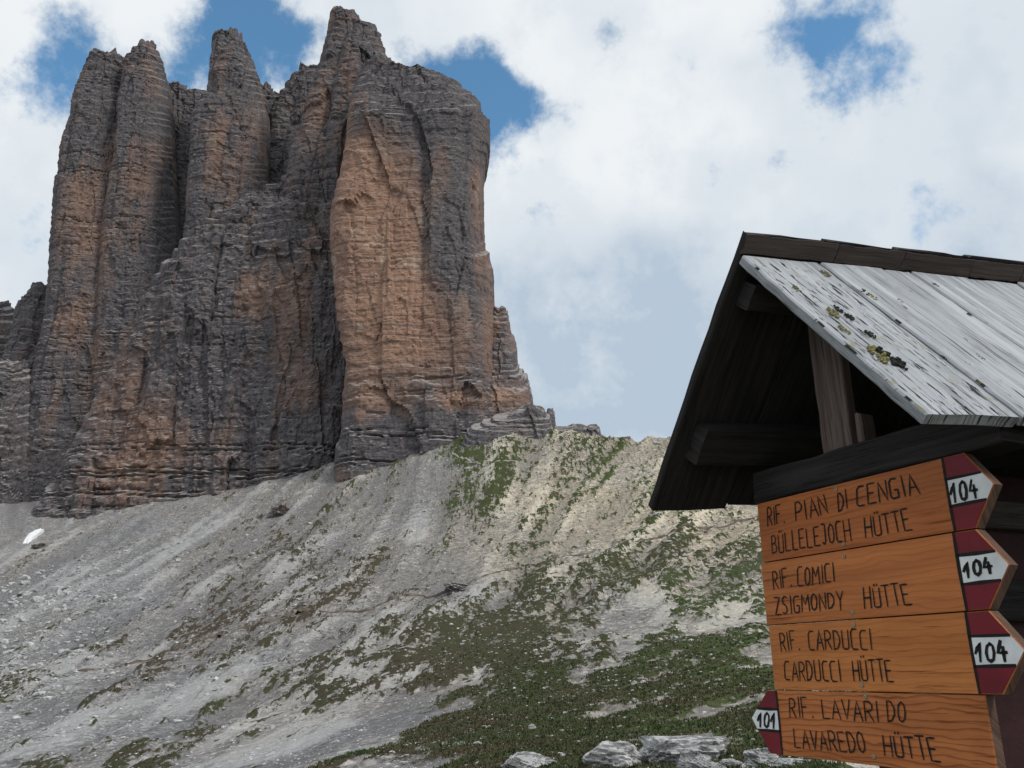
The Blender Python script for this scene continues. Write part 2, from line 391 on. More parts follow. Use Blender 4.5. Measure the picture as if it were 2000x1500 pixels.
def ground_fields(x, y, full=False):
    z0 = base_h(x, y)
    r = np.hypot(x, y)
    px, py = to_px(x, y, z0)
    front = y > 2
    px = np.where(front, px, 1200); py = np.where(front, py, 1480)
    px = np.clip(px, -400, 2400); py = np.clip(py, 780, 1800)
    gx, gy = lie(x, y, px, py)
    lic = 0; lic2 = 0; K2 = 7
    fs = np.clip(r / 160.0, 0.12, 1.2)                     # finer texture close by
    for k in range(K2):
        s = (k - K2 / 2) * 2.0 * fs
        qx, qy = x + gx * s * 1.6, y + gy * s * 1.6
        lic = lic + vnoise(qx / 3.0, qy / 3.0, seed=3) * 0.5 + vnoise(qx / 1.3, qy / 1.3, seed=9) * 0.5
        lic2 = lic2 + vnoise((x + gx * s * 6) / 11.0, (y + gy * s * 6) / 11.0, seed=21)
    lic = lic / K2 * 1.9; lic2 = lic2 / K2 * 1.5
    iso = fbm(x / 1.1, y / 1.1, seed=31, oct=3)
    band = 0
    for k in range(9):
        s = (k - 4) * 5.0 * fs
        band = band + vnoise((x + gx * s) / 6.5, (y + gy * s) / 6.5, seed=121) * .6 + vnoise((x + gx * s) / 2.6, (y + gy * s) / 2.6, seed=122) * .4
    band = np.clip(0.5 + band / 9 * 1.6, 0, 1)
    near = fbm(x / 0.5, y / 0.5, seed=41, oct=3)
    blobs = fbm(x / 2.6, y / 2.6, seed=71, oct=2) 
    wn = sstep(r, 30, 90)
    tex = lic * 0.85 + lic2 * 0.5 + blobs * 0.30 + (iso * 0.30) * wn + near * 0.35 * (1 - wn)
    dens = shepard(px, py, TURF)
    dens = dens - 0.10 * sstep(dens, .3, .55) * sstep(py, 1440, 1300)
    turf = np.clip(0.5 + (tex - (0.5 - dens) * 1.55) * 0.8, 0, 1)
    sod = sstep(turf, .42, .62)
    brown = np.clip(shepard(px, py, BROWN) + lic2 * 0.35, 0, 1)
    sandy_sunlit = np.clip(shepard(px, py, SANDY_SUNLIT) * 1.0 + lic2 * 0.15, 0, 1)
    green = np.clip(shepard(px, py, GREEN) + fbm(x / 18, y / 18, seed=5, oct=3) * 0.35, 0, 1)
    # relief: sod stands proud of the debris, shallow runnels down the slope, lumps
    amp = np.clip(r / 90.0, 0.12, 1.6)
    dz = sod * 0.40 * amp + lic2 * 0.55 * amp * sstep(r, 25, 120) + lic * 0.22 * amp + iso * 0.16 * amp + near * 0.05 + fbm(x / 30, y / 30, seed=77, oct=3) * 1.6 * sstep(r, 40, 160)
    dz = dz * sstep(r, 1.0, 9.0)
    crest = sstep(py, 930, 850) * sstep(px, 1000, 1080)
    dz = dz + crest * (np.floor(fbm(x / 9, y / 9, seed=53, oct=3) * 5) / 5 * 3.2 + iso * 0.6)
    dz = dz + (band - .5) * 1.5 * amp * sstep(r, 40, 150)
    if full: return z0 + dz, turf, brown, sandy_sunlit, green, band
    return z0 + dz, turf, brown, sandy_sunlit, green

def drop(px, py, lo=8.0, hi=700.0):
    """where the sight line through a place of the photograph meets the ground"""
    r = ray(px, py); Y = np.exp(np.linspace(math.log(lo), math.log(hi), 900))
    P = EYE[None, :] + r[None, :] * (Y / r[1])[:, None]
    h = base_h(P[:, 0], P[:, 1])
    k = np.argmax(P[:, 2] < h) if np.any(P[:, 2] < h) else -1
    return P[k]

for _q in [(200, 1200), (600, 1150), (900, 1050), (1200, 1150), (1000, 1300), (300, 1400)]:
    _p = drop(*_q); print('LIE', _q, _p, [float(np.round(v[0], 2)) for v in lie(np.array([_p[0]]), np.array([_p[1]]), np.array([float(_q[0])]), np.array([float(_q[1])]))])
ang_f = np.radians(np.linspace(-36, 40, 800))
ang_b = np.radians(np.concatenate([np.linspace(42, 322, 90)]))
ang = np.concatenate([ang_f, ang_b])
rad = np.concatenate([[0.3, 1, 2, 4, 6.5, 9], np.exp(np.linspace(math.log(11.5), math.log(500), 500)), [560, 640, 800, 1100, 1600, 2500]])
RR, TT = np.meshgrid(rad, ang, indexing='ij')
gxv, gyv = (RR * np.sin(TT)).ravel(), (RR * np.cos(TT)).ravel()
gz, turf, brown, sandy_sunlit, green, band = ground_fields(gxv, gyv, True)
gz = np.where(RR.ravel() > 1000, np.minimum(gz, -20), gz)
V = np.stack([gxv, gyv, gz], 1)
Fq = grid_faces(len(rad), len(ang), wrap=True)[:, ::-1]
V = np.vstack([V, [[0, 0, 0]]])
slope = link('scree_slope', mesh_np('scree_slope', V, Fq, dict(turf=np.append(turf, 1), brown=np.append(brown, 0), sandy_sunlit=np.append(sandy_sunlit, 0), green=np.append(green, .3), band=np.append(band, .5)), smooth=False), GROUND)
tag(slope, 'grey scree hillside with dark turf rising to the rock walls', 'hillside', kind='structure')
def ground_z(x, y):
    return ground_fields(np.atleast_1d(np.asarray(x, float)), np.atleast_1d(np.asarray(y, float)))[0]
# ------------------------------------------------------------------ rock towers
mountain = tag(empty('mountain', (-60, 470, 100)), 'huge brown rock massif with towers above the scree slope', 'mountain', kind='structure')
_b = np.random.default_rng(4)
bed_th = np.concatenate([_b.choice([1.6, 2.2, 3.0, 4.5, 7.0], 300, p=[.2, .25, .25, .2, .1]) * _b.uniform(.8, 1.25, 300)])
bed_z = np.cumsum(bed_th) - 120
bed_off = _b.uniform(-1, 1, 301)
bed_deep = _b.choice([0.35, 0.7, 1.5], 301, p=[.5, .35, .15])
def facets(sx, z, cw, ch, seed):
    """blocky relief: each irregular cell of the wall is a tilted flat face"""
    u = sx / cw; v = z / ch
    iu, iv = np.floor(u), np.floor(v)
    best = np.full(u.shape, 1e9); off = np.zeros(u.shape)
    for di in (-1, 0, 1):
        for dj in (-1, 0, 1):
            cu, cv = iu + di, iv + dj
            k = np.zeros_like(cu)
            pu = cu + 0.1 + 0.8 * _hash(cu, cv, k, seed); pv = cv + 0.1 + 0.8 * _hash(cu, cv, k, seed + 1)
            du, dv = u - pu, v - pv
            d = np.maximum(np.abs(du) * 1.25, np.abs(dv)) + 0.25 * np.abs(du + dv)
            o = (_hash(cu, cv, k, seed + 2) - 0.5) * 2 + (_hash(cu, cv, k, seed + 3) - 0.5) * 2.2 * du + (_hash(cu, cv, k, seed + 4) - 0.5) * 0.8 * dv
            m = d < best
            best = np.where(m, d, best); off = np.where(m, o, off)
    return off
def rock_offset(x, y, z, rough=1.0, smoothwall=0.0, edge=0.0, beds=1.0, rib=1.0):
    zb = z + 0.045 * x + 3.0 * vnoise(x / 55, y / 55, z / 90, seed=1) + 0.5 * vnoise(x / 9, y / 9, z / 9, seed=2)
    i = np.clip(np.searchsorted(bed_z, zb), 1, 299)
    z0 = bed_z[i - 1]; th = bed_z[i] - z0
    u = (zb - z0) / th
    jit = vnoise(x / 7.0, y / 7.0, i * 3.7, seed=8)
    present = sstep(vnoise(x / 33, y / 33, i * 1.9, seed=14), -0.15, 0.5)       # a bedding joint fades in and out along the wall
    present = np.maximum(present, (bed_deep[i] > 1.2) * 0.8)
    groove = -np.exp(-((np.minimum(u, 1 - u) * th) / 0.55) ** 2) * bed_deep[i] * present * 1.6
    step = bed_off[i] * 0.35 + jit * 0.6
    ribs = fbm(x / 38, y / 38, z / 240, seed=61, oct=2) * 5.5 * rib
    sx = x + 0.6 * y + 5 * vnoise(x / 25, y / 25, z / 60, seed=44)
    zw = z + 6 * vnoise(x / 20, y / 20, z / 30, seed=45)
    fac = facets(sx, zw, 21.0, 62.0, 200) * 3.4 * rib + facets(sx, zb, 8.0, 22.0, 300) * 1.15 + facets(sx, zb, 3.4, 2.4, 400) * 0.55
    r1 = 1 - np.abs(vnoise(x / 19, y / 19, z / 120, seed=62)); r1 = -np.maximum(r1 - 0.76, 0) / 0.24
    r2 = 1 - np.abs(vnoise(x / 8, y / 8, z / 45, seed=63)); r2 = -np.maximum(r2 - 0.78, 0) / 0.22
    fine = fbm(x / 2.6, y / 2.6, z / 1.8, seed=64, oct=3) * 0.9
    mid = fbm(x / 11, y / 11, z / 17, seed=65, oct=3) * 1.6
    k = 1 - 0.55 * smoothwall
    big = (ribs + fac * 1.0 + r1 * 2.4) * k
    small = (groove + step) * beds + r2 * 1.1 * k + mid * 0.35 * k + fine * 0.6 * k
    return (big * (1 - 0.6 * edge) + small * (1 - 0.3 * edge)) * rough
def rock(name, rows, n_exp=3.0, step=1.0, rough=1.0, tan=0.35, tan_fn=None, smoothwall=0.0, top_jag=3.0, parent=mountain, label=None, kind=None, rib=1.0, beds=None, tread=7.5, shear=0.0):
    """rows: (y, x_left, x_right in the photograph, centre distance, half depth), top first"""
    R = []
    for py, xl, xr, cy, b in rows:
        pl, pr = at(xl, py, cy), at(xr, py, cy)
        R.append((pl[2], (pl[0] + pr[0]) / 2, (pr[0] - pl[0]) / 2, cy, b))
    R = np.array(R[::-1])
    keep = [0]
    for k in range(1, len(R)):
        if R[k, 0] > R[keep[-1], 0] + 0.05: keep.append(k)
    R = R[keep]
    d = np.sqrt(np.sum(np.diff(R[:, [0, 2, 4]], axis=0) ** 2, 1)); t = np.concatenate([[0], np.cumsum(d)])
    nr = int(t[-1] / step) + 2
    tt = np.linspace(0, t[-1], nr)
    zz, cx, aa, cy, bb = [np.interp(tt, t, R[:, k]) for k in range(5)]
    am, bm = R[:, 2].max(), R[:, 4].max()
    ph = np.linspace(0, 2 * math.pi, 2400)
    rr = (np.abs(np.cos(ph) / am) ** n_exp + np.abs(np.sin(ph) / bm) ** n_exp) ** (-1 / n_exp)
    X, Yv = rr * np.cos(ph), rr * np.sin(ph)
    w = np.where(Yv[:-1] < bm * 0.35, 1.0, 0.12)
    arc = np.concatenate([[0], np.cumsum(np.hypot(np.diff(X), np.diff(Yv)) * w)])
    nc = max(24, int(arc[-1] / step))
    phs = np.interp(np.linspace(0, arc[-1], nc, endpoint=False), arc, ph)
    C, S = np.cos(phs)[None, :], np.sin(phs)[None, :]
    # the outline changes in ledges: walls between bedding planes, short treads on them
    zw = zz[:, None] + 5.0 * vnoise(zz / 17.0, np.full(len(zz), am), seed=33)[:, None] + 1.3 * vnoise(C * am / 16 + 40, S * bm / 16 + zz[:, None] / 35, seed=int(am * 7) % 97) * min(1, am / 14)
    hs = tread
    kq = np.floor(zw / hs); fq = zw / hs - kq
    zq = (kq + sstep(fq, .72, 1.0)) * hs
    zq = zz[:, None] * .15 + zq * .85 + (zz[:, None] - zw) * .85
    zq = np.clip(zq, R[0, 0], R[-1, 0])
    cxm, a_, cym, b_ = [np.interp(zq, R[:, 0], R[:, k]) for k in (1, 2, 3, 4)]
    rad_ = (np.abs(C / a_) ** n_exp + np.abs(S / b_) ** n_exp) ** (-1 / n_exp)
    x = cxm + rad_ * C; y = cym + rad_ * S
    z = np.repeat(zz[:, None], nc, 1) + np.minimum(y - cym, 0) * 0.62
    nx = np.sign(C) * np.abs(rad_ * C) ** (n_exp - 1) / a_ ** n_exp; ny = np.sign(S) * np.abs(rad_ * S) ** (n_exp - 1) / b_ ** n_exp
    nl = np.sqrt(nx * nx + ny * ny) + 1e-9; nx /= nl; ny /= nl
    edge = (np.abs(nx) ** 2 * np.ones_like(x)).ravel()
    bd = 0.75 if beds is None else beds(*to_px(x.ravel(), y.ravel(), z.ravel()))
    off = rock_offset(x.ravel(), y.ravel(), z.ravel(), rough, smoothwall, edge, bd, rib).reshape(x.shape)
    lim = np.minimum(a_, b_) * 0.36
    off = np.clip(off, -lim, lim * 0.8)
    off = np.where(off > 0, off * (1 - 0.75 * edge.reshape(off.shape)), off)
    x2, y2 = x + nx * off, y + ny * off
    topw = sstep(tt, t[-1] - 14, t[-1])[:, None]
    z2 = z + topw * (np.floor(vnoise(x / 2.6, y / 2.6, seed=91) * 3) / 3 * top_jag + vnoise(x / 6, y / 6, seed=92) * top_jag * 0.8)
    z2 = z2 + vnoise(x / 2.2, y / 2.2, z / 1.5, seed=93) * 0.25
    # closing cap
    cap = []
    for s_ in (0.7, 0.35, 0.0):
        cxx, cyy = cx[-1], cy[-1]
        xx = cxx + (x2[-1] - cxx) * s_; yy = cyy + (y2[-1] - cyy) * s_
        zc = z2[-1] * s_ + (1 - s_) * z2[-1].mean() + (vnoise(xx / 2, yy / 2, seed=95) * top_jag * 0.6 if s_ > 0 else 0) + (1 - s_) * 1.0
        cap.append(np.stack([xx, yy, zc], -1))
    Vv = np.concatenate([np.stack([x2, y2, z2], -1), np.array(cap)], 0)
    if shear: Vv[..., 1] += shear * np.maximum(at(716, 700, 440)[0] - Vv[..., 0], 0)
    nrt = Vv.shape[0]
    pv = Vv.reshape(-1, 3)
    tn = np.full(len(pv), tan) if tan_fn is None else tan_fn(*to_px(pv[:, 0], pv[:, 1], pv[:, 2]))
    me = mesh_np(name, pv, grid_faces(nrt, nc, True), dict(tan=tn))
    o = link(name, me, ROCK, parent)
    if label: o['label'] = label
    if kind: o['kind'] = kind
    return o

def ramp2(v, lo, hi): return np.clip((v - lo) / (hi - lo), 0, 1)
def spots(base, lst):
    def fn(px, py):
        t = np.full(px.shape, base)
        for cx, cy, sx, sy, v in lst:
            t = t + v * np.exp(-((px - cx) / sx) ** 2 - ((py - cy) / sy) ** 2)
        return np.clip(t, 0, 1)
    return fn
tower_tan = spots(0.22, [(270, 330, 60, 70, .45), (160, 480, 50, 150, .35), (130, 640, 40, 60, .4), (240, 430, 80, 40, .3), (450, 320, 60, 70, .25), (330, 450, 60, 90, -.2), (210, 240, 80, 60, -.1)])
# the pair of joined towers on the left
rock('rock_tower', [(102, 198, 226, 583, 14), (106, 192, 234, 583, 15), (112, 187, 238, 583, 16), (126, 180, 245, 583, 18), (150, 171, 247, 583, 20), (174, 162, 250, 583, 23), (207, 151, 252, 582, 25), (228, 148, 253, 582, 26), (258, 141, 254, 582, 27), (285, 132, 256, 582, 28), (315, 129, 257, 582, 29), (375, 124, 260, 581, 30), (435, 121, 265, 581, 31), (560, 112, 285, 580, 33), (640, 104, 300, 580, 34), (720, 86, 310, 579, 36), (850, 62, 330, 578, 39), (960, 44, 340, 578, 41), (1010, 36, 340, 578, 42), (1250, 30, 340, 576, 42)], 2.6, tan_fn=tower_tan, smoothwall=.25, rib=0.5, top_jag=2.5, label='leftmost tall tower with a split blunt top')
rock('rock_tower', [(82, 284, 294, 575, 6), (90, 279, 299, 575, 8), (97, 272, 303, 575, 10), (105, 264, 307, 575, 12), (114, 257, 311, 575, 14), (129, 248, 315, 575, 18), (141, 247, 318, 575, 19), (162, 245, 322, 574, 21), (174, 243, 327, 574, 22), (230, 240, 331, 574, 26), (300, 236, 336, 573, 28), (450, 216, 342, 572, 31), (600, 205, 346, 571, 32), (1080, 190, 350, 567, 36)], 2.6, tan_fn=tower_tan, smoothwall=.25, rib=0.5, top_jag=3, label='tower with a pointed top joined to the leftmost one')
rock('pinnacle', [(66, 425, 466, 549, 11), (70, 423, 468, 549, 12), (87, 420, 474, 549, 14), (105, 419, 486, 549, 16), (129, 418, 495, 548, 18), (144, 418, 500, 548, 19), (162, 416, 507, 548, 20), (180, 414, 512, 548, 21), (196, 404, 516, 548, 22), (216, 391, 519, 548, 23), (240, 384, 521, 547, 24), (330, 383, 522, 546, 28), (450, 375, 530, 545, 29), (750, 370, 540, 542, 30)],
     3.6, tan_fn=tower_tan, smoothwall=.3, rib=0.5, top_jag=3.5, label='slender middle pinnacle with a flat jagged top')
# walls standing farther back in the gaps
for nm, rows, lb in [
    ('back_wall', [(166, 330, 346, 615, 10), (178, 326, 368, 615, 14), (192, 322, 430, 615, 20), (300, 316, 440, 612, 24), (560, 310, 450, 610, 24)], 'dark recessed wall between the left towers and the pinnacle'),
    ('back_wall', [(168, 506, 524, 585, 8), (186, 500, 545, 585, 12), (215, 495, 560, 585, 16), (420, 480, 600, 580, 20)], 'low shaded wall right of the pinnacle'),
    ('back_wall', [(129, 592, 640, 580, 10), (142, 584, 660, 580, 12), (160, 566, 680, 580, 16), (186, 545, 690, 580, 20), (230, 530, 700, 578, 24), (440, 500, 720, 575, 28)], 'stepped shaded wall left of the summit')]:
    rock(nm, rows, 2.6, 1.2, 1.0, 0.18, top_jag=3.5, label=lb)
# main peak
rock('summit_tower', [(22, 662, 682, 500, 12), (28, 653, 692, 500, 13), (34, 650, 699, 500, 14), (42, 647, 712, 500, 16), (50, 645, 719, 500, 17), (57, 644, 734, 500, 18), (66, 643, 740, 500, 19), (87, 640, 749, 500, 22), (96, 638, 753, 500, 23), (123, 631, 764, 500, 26), (141, 624, 780, 500, 27), (160, 618, 786, 500, 29), (220, 600, 800, 500, 31), (300, 570, 810, 500, 34), (500, 540, 820, 500, 34), (800, 590, 800, 500, 34), (1250, 600, 780, 500, 34)],
     2.8, 1.0, 1.05, tan_fn=spots(.28, [(680, 140, 40, 40, .4), (640, 230, 60, 60, .1)]), top_jag=3, label='blunt summit tower, highest point of the massif')
pillar_tan = spots(0.50, [(750, 430, 110, 170, .5), (800, 620, 150, 120, .42), (700, 330, 45, 120, .3), (885, 490, 45, 110, -.85), (895, 380, 22, 150, -.4), (925, 430, 25, 160, .1), (870, 230, 130, 85, -.62), (760, 160, 110, 55, -.42), (740, 770, 60, 60, .3), (850, 845, 220, 40, -.55),
                            (840, 745, 120, 26, -.35), (890, 780, 40, 22, .5), (770, 890, 220, 36, -.6), (930, 620, 20, 90, -.3)])
rock('pillar', [(122, 738, 766, 458, 14), (132, 728, 772, 457, 17), (141, 720, 783, 456, 20), (147, 716, 808, 455, 22), (155, 711, 846, 454, 24), (165, 707, 872, 452, 27), (180, 704, 902, 451, 31), (195, 701, 912, 449, 35), (201, 700, 932, 448, 36), (216, 698, 940, 446, 39), (237, 696, 944, 444, 42), (249, 695, 957, 443, 44), (285, 693, 955, 443, 44), (315, 688, 947, 442, 45), (345, 682, 944, 442, 45), (390, 672, 944, 441, 46), (420, 664, 945, 441, 46), (450, 663, 947, 441, 46), (480, 663, 947, 441, 46), (504, 665, 959, 441, 46), (531, 668, 965, 441, 46), (597, 674, 967, 441, 47), (690, 692, 972, 441, 47), (720, 692, 978, 441, 48), (735, 690, 984, 441, 49), (800, 688, 988, 441, 50), (828, 686, 992, 441, 50), (838, 680, 996, 441, 50), (900, 676, 1000, 441, 52), (1000, 672, 1000, 441, 53), (1300, 670, 1000, 441, 54)],
     5.0, 0.95, 0.9, tan_fn=pillar_tan, smoothwall=.45, rib=0.9, beds=lambda px, py: 0.32 + 0.9 * sstep(py, 640, 760), top_jag=2.2, label='massive tan front pillar with dark water streaks')
butt_tan = spots(0.19, [(250, 790, 80, 120, .45), (560, 680, 110, 130, .30), (480, 560, 60, 60, .25), (600, 590, 60, 50, .35), (350, 880, 120, 70, .40), (200, 930, 70, 50, .5), (590, 760, 40, 60, .35), (400, 650, 60, 90, -.2), (640, 640, 40, 60, -.3), (620, 850, 120, 40, -.25), (100, 800, 60, 90, -.2)])
rock('buttress', [(262, 668, 716, 506, 8), (285, 640, 716, 503, 12), (305, 606, 716, 500, 17), (330, 562, 716, 497, 22), (352, 512, 716, 494, 25), (375, 450, 716, 490, 28), (395, 415, 716, 486, 31), (440, 352, 716, 480, 36), (500, 302, 716, 474, 40), (560, 272, 716, 471, 42), (600, 256, 716, 470, 42), (700, 200, 716, 470, 43), (800, 148, 716, 470, 44),
     (880, 100, 716, 470, 46), (940, 60, 716, 470, 48), (1000, 40, 716, 470, 51), (1100, 30, 716, 470, 54), (1300, 30, 716, 470, 56)], 4.2, 0.98, 1.1, tan_fn=butt_tan, smoothwall=0.0, rib=0.5, beds=lambda px, py: 0.45 + 0.9 * sstep(py, 760, 900), top_jag=2.5, shear=0.17, tread=9.5, label='broad dark grey buttress in front of the towers')
# steps at the foot on the right, and pale outcrops on the crest
rock('rock_tower', [(598, 970, 982, 424, 7), (603, 963, 987, 424, 7), (612, 960, 992, 424, 8), (627, 957, 995, 423, 10), (657, 954, 999, 423, 12), (663, 952, 1004, 423, 13), (678, 950, 1010, 422, 14), (711, 946, 1011, 422, 17), (727, 942, 1017, 421, 18), (730, 938, 1028, 421, 18), (750, 934, 1033, 421, 19), (774, 930, 1039, 420, 20), (790, 926, 1041, 420, 21), (900, 920, 1043, 418, 24)], 3.4, .7, .55, tan_fn=spots(.45, [(975, 770, 40, 25, .4)]), top_jag=1.2, tread=4.0, label='small stepped tower at the right foot of the massif')
rock('rock_step', [(735, 944, 1022, 412, 8), (760, 936, 1030, 411, 12), (785, 930, 1036, 410, 14), (850, 926, 1038, 410, 16)], 3.4, .6, .5, tan_fn=spots(.5, [(975, 775, 50, 25, .4)]), top_jag=1.0, label='block with an ochre band below the small stepped tower')
for i, (rows, lb) in enumerate([
    ([(793, 1032, 1046, 385, 3), (802, 1010, 1062, 385, 6), (816, 960, 1074, 385, 9), (836, 915, 1078, 384, 11), (880, 900, 1080, 383, 13)], 'pale broken outcrop on the crest beside the massif'),
    ([(800, 1070, 1078, 398, 2), (808, 1066, 1082, 398, 4), (840, 1060, 1086, 398, 5)], 'small upright tooth of rock on the crest'),
    ([(829, 1128, 1164, 384, 3), (838, 1090, 1170, 384, 5), (852, 1060, 1175, 384, 6), (880, 1050, 1180, 384, 7)], 'long low slab of rock on the crest'),
    ([(868, 1040, 1090, 363, 3), (882, 985, 1110, 362, 4), (905, 950, 1100, 361, 5)], 'flat grey rock band below the crest'),
    ([(856, 1200, 1228, 380, 3), (866, 1180, 1240, 380, 5), (890, 1180, 1250, 380, 6)], 'low rock knob where the crest dips')]):
    rock('outcrop', rows, 3.2, 0.5, 0.36, 0.25, top_jag=1.3, label=lb, tread=2.2)
# far peaks cut by the left edge
for rows, lb in [
    ([(588, -40, 4, 650, 12), (605, -60, 22, 650, 16), (640, -80, 38, 650, 20), (665, -90, 44, 650, 24), (760, -100, 62, 648, 30), (1000, -110, 80, 645, 34)], 'far rounded rock peak cut by the left edge'),
    ([(553, 78, 100, 620, 8), (566, 64, 108, 620, 12), (600, 44, 116, 620, 16), (640, 38, 126, 620, 20), (760, 10, 140, 616, 26), (1000, -20, 150, 610, 30)], 'small far rock peak close to the left tower'),
    ([(700, 20, 60, 560, 14), (760, -20, 80, 560, 18), (850, -60, 90, 558, 24), (1030, -80, 100, 554, 28)], 'dark ribbed rock foot at the left edge')]:
    o = rock('rock_peak', rows, 2.6, 1.2, 0.9, 0.22, top_jag=3.0, parent=None, kind='structure')
    tag(o, lb, 'rock peak')
print('mountain done')
# ------------------------------------------------------------------ SHELTER_SECTION
# ------------------------------------------------------------------ wood and paint
def wood_material(name, lo, hi, crack=(0.02, 0.02, 0.02), crack_amt=0.8, grain=(2.2, 60.0), lichen=False, rings=0.0, rough=0.85, crack_lo=0.56):
    m, t, b = mat_new(name, rough, 0.15)
    uv = t.node('ShaderNodeUVMap', uv_map='grain').outputs[0]
    g1 = t.noise(t.mapping(uv, scale=(grain[0], grain[1], 1)), 1.0, 6.0, 0.65, 0.4)
    g2 = t.noise(t.mapping(uv, scale=(grain[0] * 2.4, grain[1] * 3.4, 1), loc=(4, 9, 0)), 1.0, 4.0, 0.6, 0.3)
    bl = t.noise(t.mapping(uv, scale=(3.0, 9.0, 1), loc=(2, 5, 0)), 1.0, 5.0, 0.6, 0.5)
    c = t.mix(t.ramp(g1, 0.3, 0.7), lo, hi)
    c = t.mix(t.ramp(bl, 0.4, 0.75, 0.0, 0.45), c, tuple(0.55 * v for v in lo))
    if rings:
        w = t.node('ShaderNodeTexWave', wave_type='BANDS', bands_direction='Y', wave_profile='SAW')
        t.l.new(t.mapping(uv, scale=(0.35, 1.0, 1)), w.inputs['Vector'])
        w.inputs['Scale'].default_value = 22.0; w.inputs['Distortion'].default_value = 9.0; w.inputs['Detail'].default_value = 2.5; w.inputs['Detail Scale'].default_value = 0.9
        c = t.mix(t.ramp(w.outputs['Fac'], 0.55, 1.0, 0.0, rings), c, (0.13, 0.030, 0.010))
    ck = t.ramp(g2, crack_lo, crack_lo + 0.12, 0.0, crack_amt)
    ck = t.math('MULTIPLY', ck, t.ramp(bl, 0.35, 0.6, 0.25, 1.0))
    c = t.mix(ck, c, crack)
    if lichen:
        sp = t.noise(t.mapping(uv, scale=(13.0, 95.0, 1), loc=(1, 3, 0)), 1.0, 4.0, 0.6, 0.2)
        zone = t.attr('wear')
        thr = t.math('SUBTRACT', 0.728, t.math('MULTIPLY', zone, 0.17))
        c = t.mix(t.ramp(sp, thr, t.math('ADD', thr, 0.035)), c, (0.028, 0.030, 0.030))
        ye = t.noise(t.mapping(uv, scale=(18.0, 26.0, 1), loc=(7, 1, 0)), 1.0, 5.0, 0.65, 0.4)
        c = t.mix(t.math('MULTIPLY', t.ramp(ye, 0.56, 0.68, 0.0, 0.8), zone), c, (0.25, 0.235, 0.14))
    t.set(b.inputs['Base Color'], c)
    bump(t, b, t.math('SUBTRACT', g1, t.math('MULTIPLY', ck, 1.4)), 0.7, 0.004)
    return m
W_GREY = wood_material('weathered_grey_wood', (0.30, 0.32, 0.345), (0.47, 0.49, 0.52), (0.06, 0.063, 0.07), 0.85, grain=(1.6, 38.0), lichen=True)
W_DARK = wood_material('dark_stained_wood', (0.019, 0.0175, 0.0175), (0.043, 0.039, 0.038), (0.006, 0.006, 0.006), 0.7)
W_RIDGE = wood_material('brown_black_wood', (0.060, 0.048, 0.044), (0.105, 0.085, 0.078), (0.02, 0.018, 0.018), 0.7)
W_POST = wood_material('grey_brown_wood', (0.095, 0.070, 0.064), (0.19, 0.145, 0.13), (0.03, 0.025, 0.022), 0.7)
W_LARCH = wood_material('oiled_larch_board', (0.40, 0.130, 0.040), (0.52, 0.185, 0.060), (0.16, 0.042, 0.014), 0.7, grain=(1.4, 26.0), rings=0.62, rough=0.55, crack_lo=0.6)
def larch(name, k, rings):
    return wood_material(name, tuple(a * b for a, b in zip((0.43, 0.142, 0.043), k)), tuple(a * b for a, b in zip((0.56, 0.202, 0.064), k)), (0.16, 0.042, 0.014), 0.7, grain=(1.2, 22.0), rings=rings, rough=0.55, crack_lo=0.6)
W_LARCH_A = larch('oiled_larch_reddish', (0.86, 0.80, 0.80), 0.30)
W_LARCH_B = larch('oiled_larch_plain', (0.97, 0.95, 0.95), 0.22)
W_LARCH_C = larch('oiled_larch_honey', (1.04, 1.08, 1.0), 0.25)
W_EDGE = wood_material('sawn_board_edge', (0.10, 0.060, 0.045), (0.17, 0.105, 0.08), (0.03, 0.02, 0.02), 0.6)
P_RED = worn_paint('red_paint', (0.17, 0.007, 0.016), (0.18, 0.06, 0.035), 45.0)
P_WHITE = worn_paint('white_paint', (0.78, 0.81, 0.82), (0.45, 0.40, 0.34), 38.0)
P_BLACK = plain('black_lettering', (0.012, 0.010, 0.010), 0.6, 0.2, 40.0)
P_MAROON = plain('maroon_panel', (0.036, 0.014, 0.016), 0.7, 0.2, 8.0)
M_SCREW = plain('zinc_screw', (0.30, 0.27, 0.20), 0.4, 0.2, 80.0, 0.5)
M_SCREW.node_tree.nodes['Principled BSDF'].inputs['Metallic'].default_value = 0.7

BA = np.array([0.44469, -0.89568, 0.0]); BB = np.array([0.89568, 0.44469, 0.0]); UP = np.array([0, 0, 1.0])
P0 = at(1478, 985, 2.30)
RD = np.array([0.94295, 0.32450, 0.07441])                      # lie of the ridge
def on_plane(px, py, n):
    r = ray(px, py); p = P0 + BB * n
    return EYE + r * (np.dot(p - EYE, BB) / np.dot(r, BB))
def sh(a, n, z):
    q = P0 + BA * a + BB * n
    return np.array([q[0], q[1], z])
def az(px, py, n=0.0):
    q = on_plane(px, py, n)
    return np.dot(q - P0, BA), q[2]

